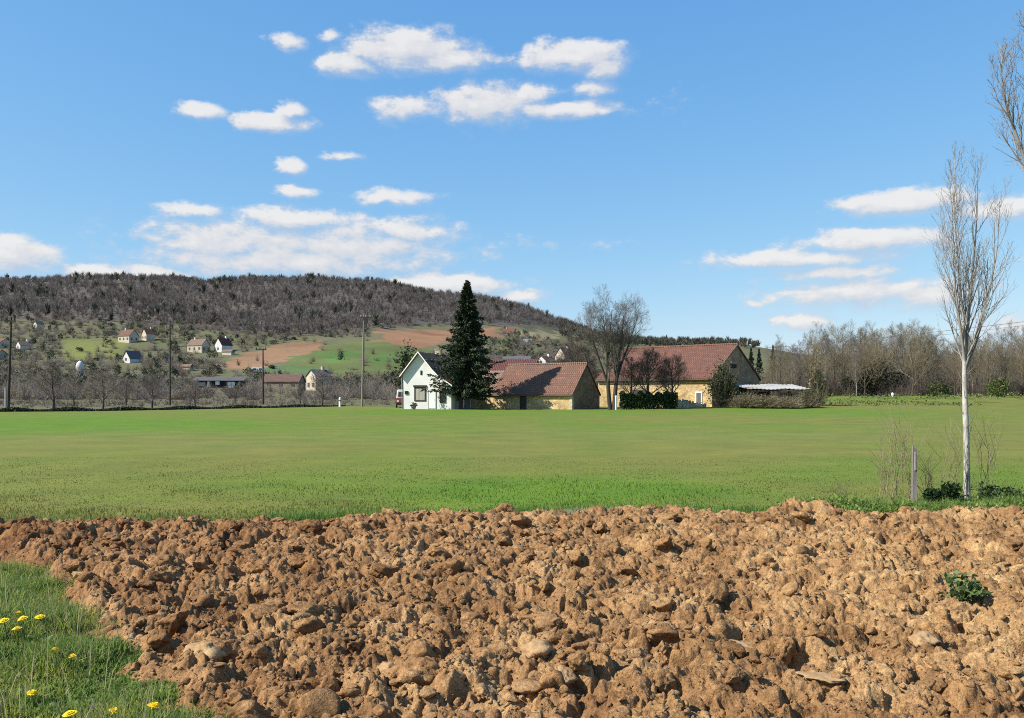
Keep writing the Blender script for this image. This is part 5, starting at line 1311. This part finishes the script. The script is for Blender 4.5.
def make_world():
    w = bpy.data.worlds.new('World'); SC.world = w; w.use_nodes = True
    g = G(w.node_tree)
    sky = g.n('ShaderNodeTexSky', sky_type='NISHITA', sun_disc=False, sun_elevation=SUN_EL, sun_rotation=SUN_AZ % (2 * math.pi), altitude=150.0, air_density=1.0, dust_density=.4, ozone_density=2.0)
    tc = g.n('ShaderNodeTexCoord').outputs['Generated']
    sep = g.n('ShaderNodeSeparateXYZ', {0: tc})
    az = g.math('ARCTAN2', sep.outputs[0], sep.outputs[1])
    el = g.math('ARCSINE', sep.outputs[2])
    pv = g.n('ShaderNodeCombineXYZ', {0: az, 1: el, 2: 0.0}).outputs[0]
    nz = g.n('ShaderNodeTexNoise', {'Vector': g.n('ShaderNodeMapping', {0: pv, 3: (1, 1.7, 1)}).outputs[0], 'Scale': 26.0, 'Detail': 8.0, 'Roughness': .64})
    nfac = nz.outputs[0]
    wob = g.n('ShaderNodeVectorMath', {0: nz.outputs[1], 1: (.5, .5, .5)}, operation='SUBTRACT').outputs[0]
    pw = g.n('ShaderNodeVectorMath', {0: wob, 1: (.022, .012, 0), 2: pv}, operation='MULTIPLY_ADD').outputs[0]
    def field(p):
        acc = None
        for cx, cy, rx, ry, wt in CLOUDS:
            cx += 4; cy += 5; a = math.atan2((cx - CX) / F, 1.0); hyp = math.hypot((cx - CX) / F, 1.0); e = math.atan2((HY - cy) / F, hyp)
            sx, sy = F / rx * .8, F / ry * .8
            d = g.n('ShaderNodeVectorMath', {0: p, 1: (sx, sy, 0), 2: (-a * sx, -e * sy, 0)}, operation='MULTIPLY_ADD').outputs[0]
            l = g.n('ShaderNodeVectorMath', {0: d}, operation='LENGTH').outputs['Value']
            v = g.math('MULTIPLY_ADD', l, -wt, wt)
            acc = v if acc is None else g.math('MAXIMUM', acc, v)
        return acc
    dens = g.math('MULTIPLY_ADD', g.math('SUBTRACT', nfac, .5), 1.35, field(pw))
    # clouds are lit from above: what has more cloud over it is greyer
    nz2 = g.n('ShaderNodeTexNoise', {'Vector': g.n('ShaderNodeMapping', {0: g.n('ShaderNodeVectorMath', {0: pv, 1: (-.006, .008, 0)}, operation='ADD').outputs[0], 3: (1, 1.7, 1)}).outputs[0], 'Scale': 26.0, 'Detail': 8.0, 'Roughness': .64})
    up = g.n('ShaderNodeVectorMath', {0: pw, 1: (-.006, .010, 0)}, operation='ADD').outputs[0]
    over = g.math('MULTIPLY_ADD', g.math('SUBTRACT', nz2.outputs[0], .5), 1.35, field(up))
    gt = g.math('MULTIPLY_ADD', g.math('SUBTRACT', dens, over), 1.6, .45, clamp=True)
    mr = g.n('ShaderNodeMapRange', {0: dens, 1: .0, 2: g.math('MULTIPLY_ADD', gt, -.45, .92), 3: 0.0, 4: .90}, interpolation_type='SMOOTHSTEP').outputs[0]
    br = g.math('ADD', g.math('MULTIPLY', g.math('SUBTRACT', dens, over), .95), g.math('MULTIPLY_ADD', mr, .35, .28), clamp=True)
    ccol = g.ramp(br, [(.12, (.62, .68, .80)), (.45, (.75, .78, .85)), (.75, (.88, .87, .88)), (1.0, (1.0, .98, .96))])
    cl = g.n('ShaderNodeVectorMath', {0: ccol, 'Scale': CLOUD_GAIN}, operation='SCALE').outputs[0]
    sc_ = g.n('ShaderNodeSeparateColor', {0: sky.outputs[0]})
    ch = [g.math('MULTIPLY', g.math('POWER', sc_.outputs[i], e), k) for i, (k, e) in enumerate(SKY_CURVE)]
    skyc = g.n('ShaderNodeCombineColor', {0: ch[0], 1: ch[1], 2: ch[2]}).outputs[0]
    col = g.mix(mr, skyc, cl)
    bg = g.n('ShaderNodeBackground', {0: col, 1: SKY_STR})
    o = g.n('ShaderNodeOutputWorld'); g.nt.links.new(bg.outputs[0], o.inputs[0])
    w.cycles.sampling_method = 'MANUAL'; w.cycles.sample_map_resolution = 1024

SKY_STR = .0855; CLOUD_GAIN = 6.5; SKY_CURVE = ((.87, .98), (1.77, .64), (3.75, .32))

def make_sun_cam():
    L = bpy.data.lights.new('sun', 'SUN'); L.energy = 5.0; L.angle = R(.53); L.color = (1.0, .94, .84)
    o = bpy.data.objects.new('sun', L); COL.objects.link(o)
    d = Vector((-math.sin(SUN_AZ) * math.cos(SUN_EL), -math.cos(SUN_AZ) * math.cos(SUN_EL), -math.sin(SUN_EL)))
    o.rotation_euler = d.to_track_quat('-Z', 'Y').to_euler(); o.location = (-40, -40, 60)
    c = bpy.data.cameras.new('camera'); c.sensor_width = 36; c.lens = 36 * F / 1024; c.shift_y = (HY - 359) / 1024; c.clip_start = .1; c.clip_end = 20000
    o = bpy.data.objects.new('camera', c); COL.objects.link(o); o.location = (0, 0, CH); o.rotation_euler = (R(90), 0, 0); SC.camera = o

M['bark_dark'] = surf('bark_dark', (.045, .037, .03), (.085, .068, .055), 6, .9, .6, 25, stretch=(1, 1, .3))
M['twig_pale'] = surf('twig_pale', (.15, .125, .105), (.23, .2, .17), .8, .9, .1)
M['palebark'] = surf('bark_pale', (.22, .2, .17), (.36, .33, .29), 5, .9, .4, 25, stretch=(1, 1, .4))
M['twig_tree'] = surf('twig_grey', (.17, .14, .113), (.25, .21, .172), .8, .9, .1)

make_world(); make_sun_cam()
make_ground(); make_soil(); make_clods(); make_grass(); make_dandelions()
make_farm(); make_far_houses(); make_poles()
make_spruce(); make_poplar(); make_farm_trees(); make_treeline(); make_orchard(); make_hill()
vs = SC.view_settings; vs.view_transform = 'Standard'; vs.look = 'None'; vs.exposure = 0.68
SC.cycles.use_denoising = False; SC.cycles.filter_width = 1.0; vs.gamma = 1.0; vs.use_curve_mapping = False
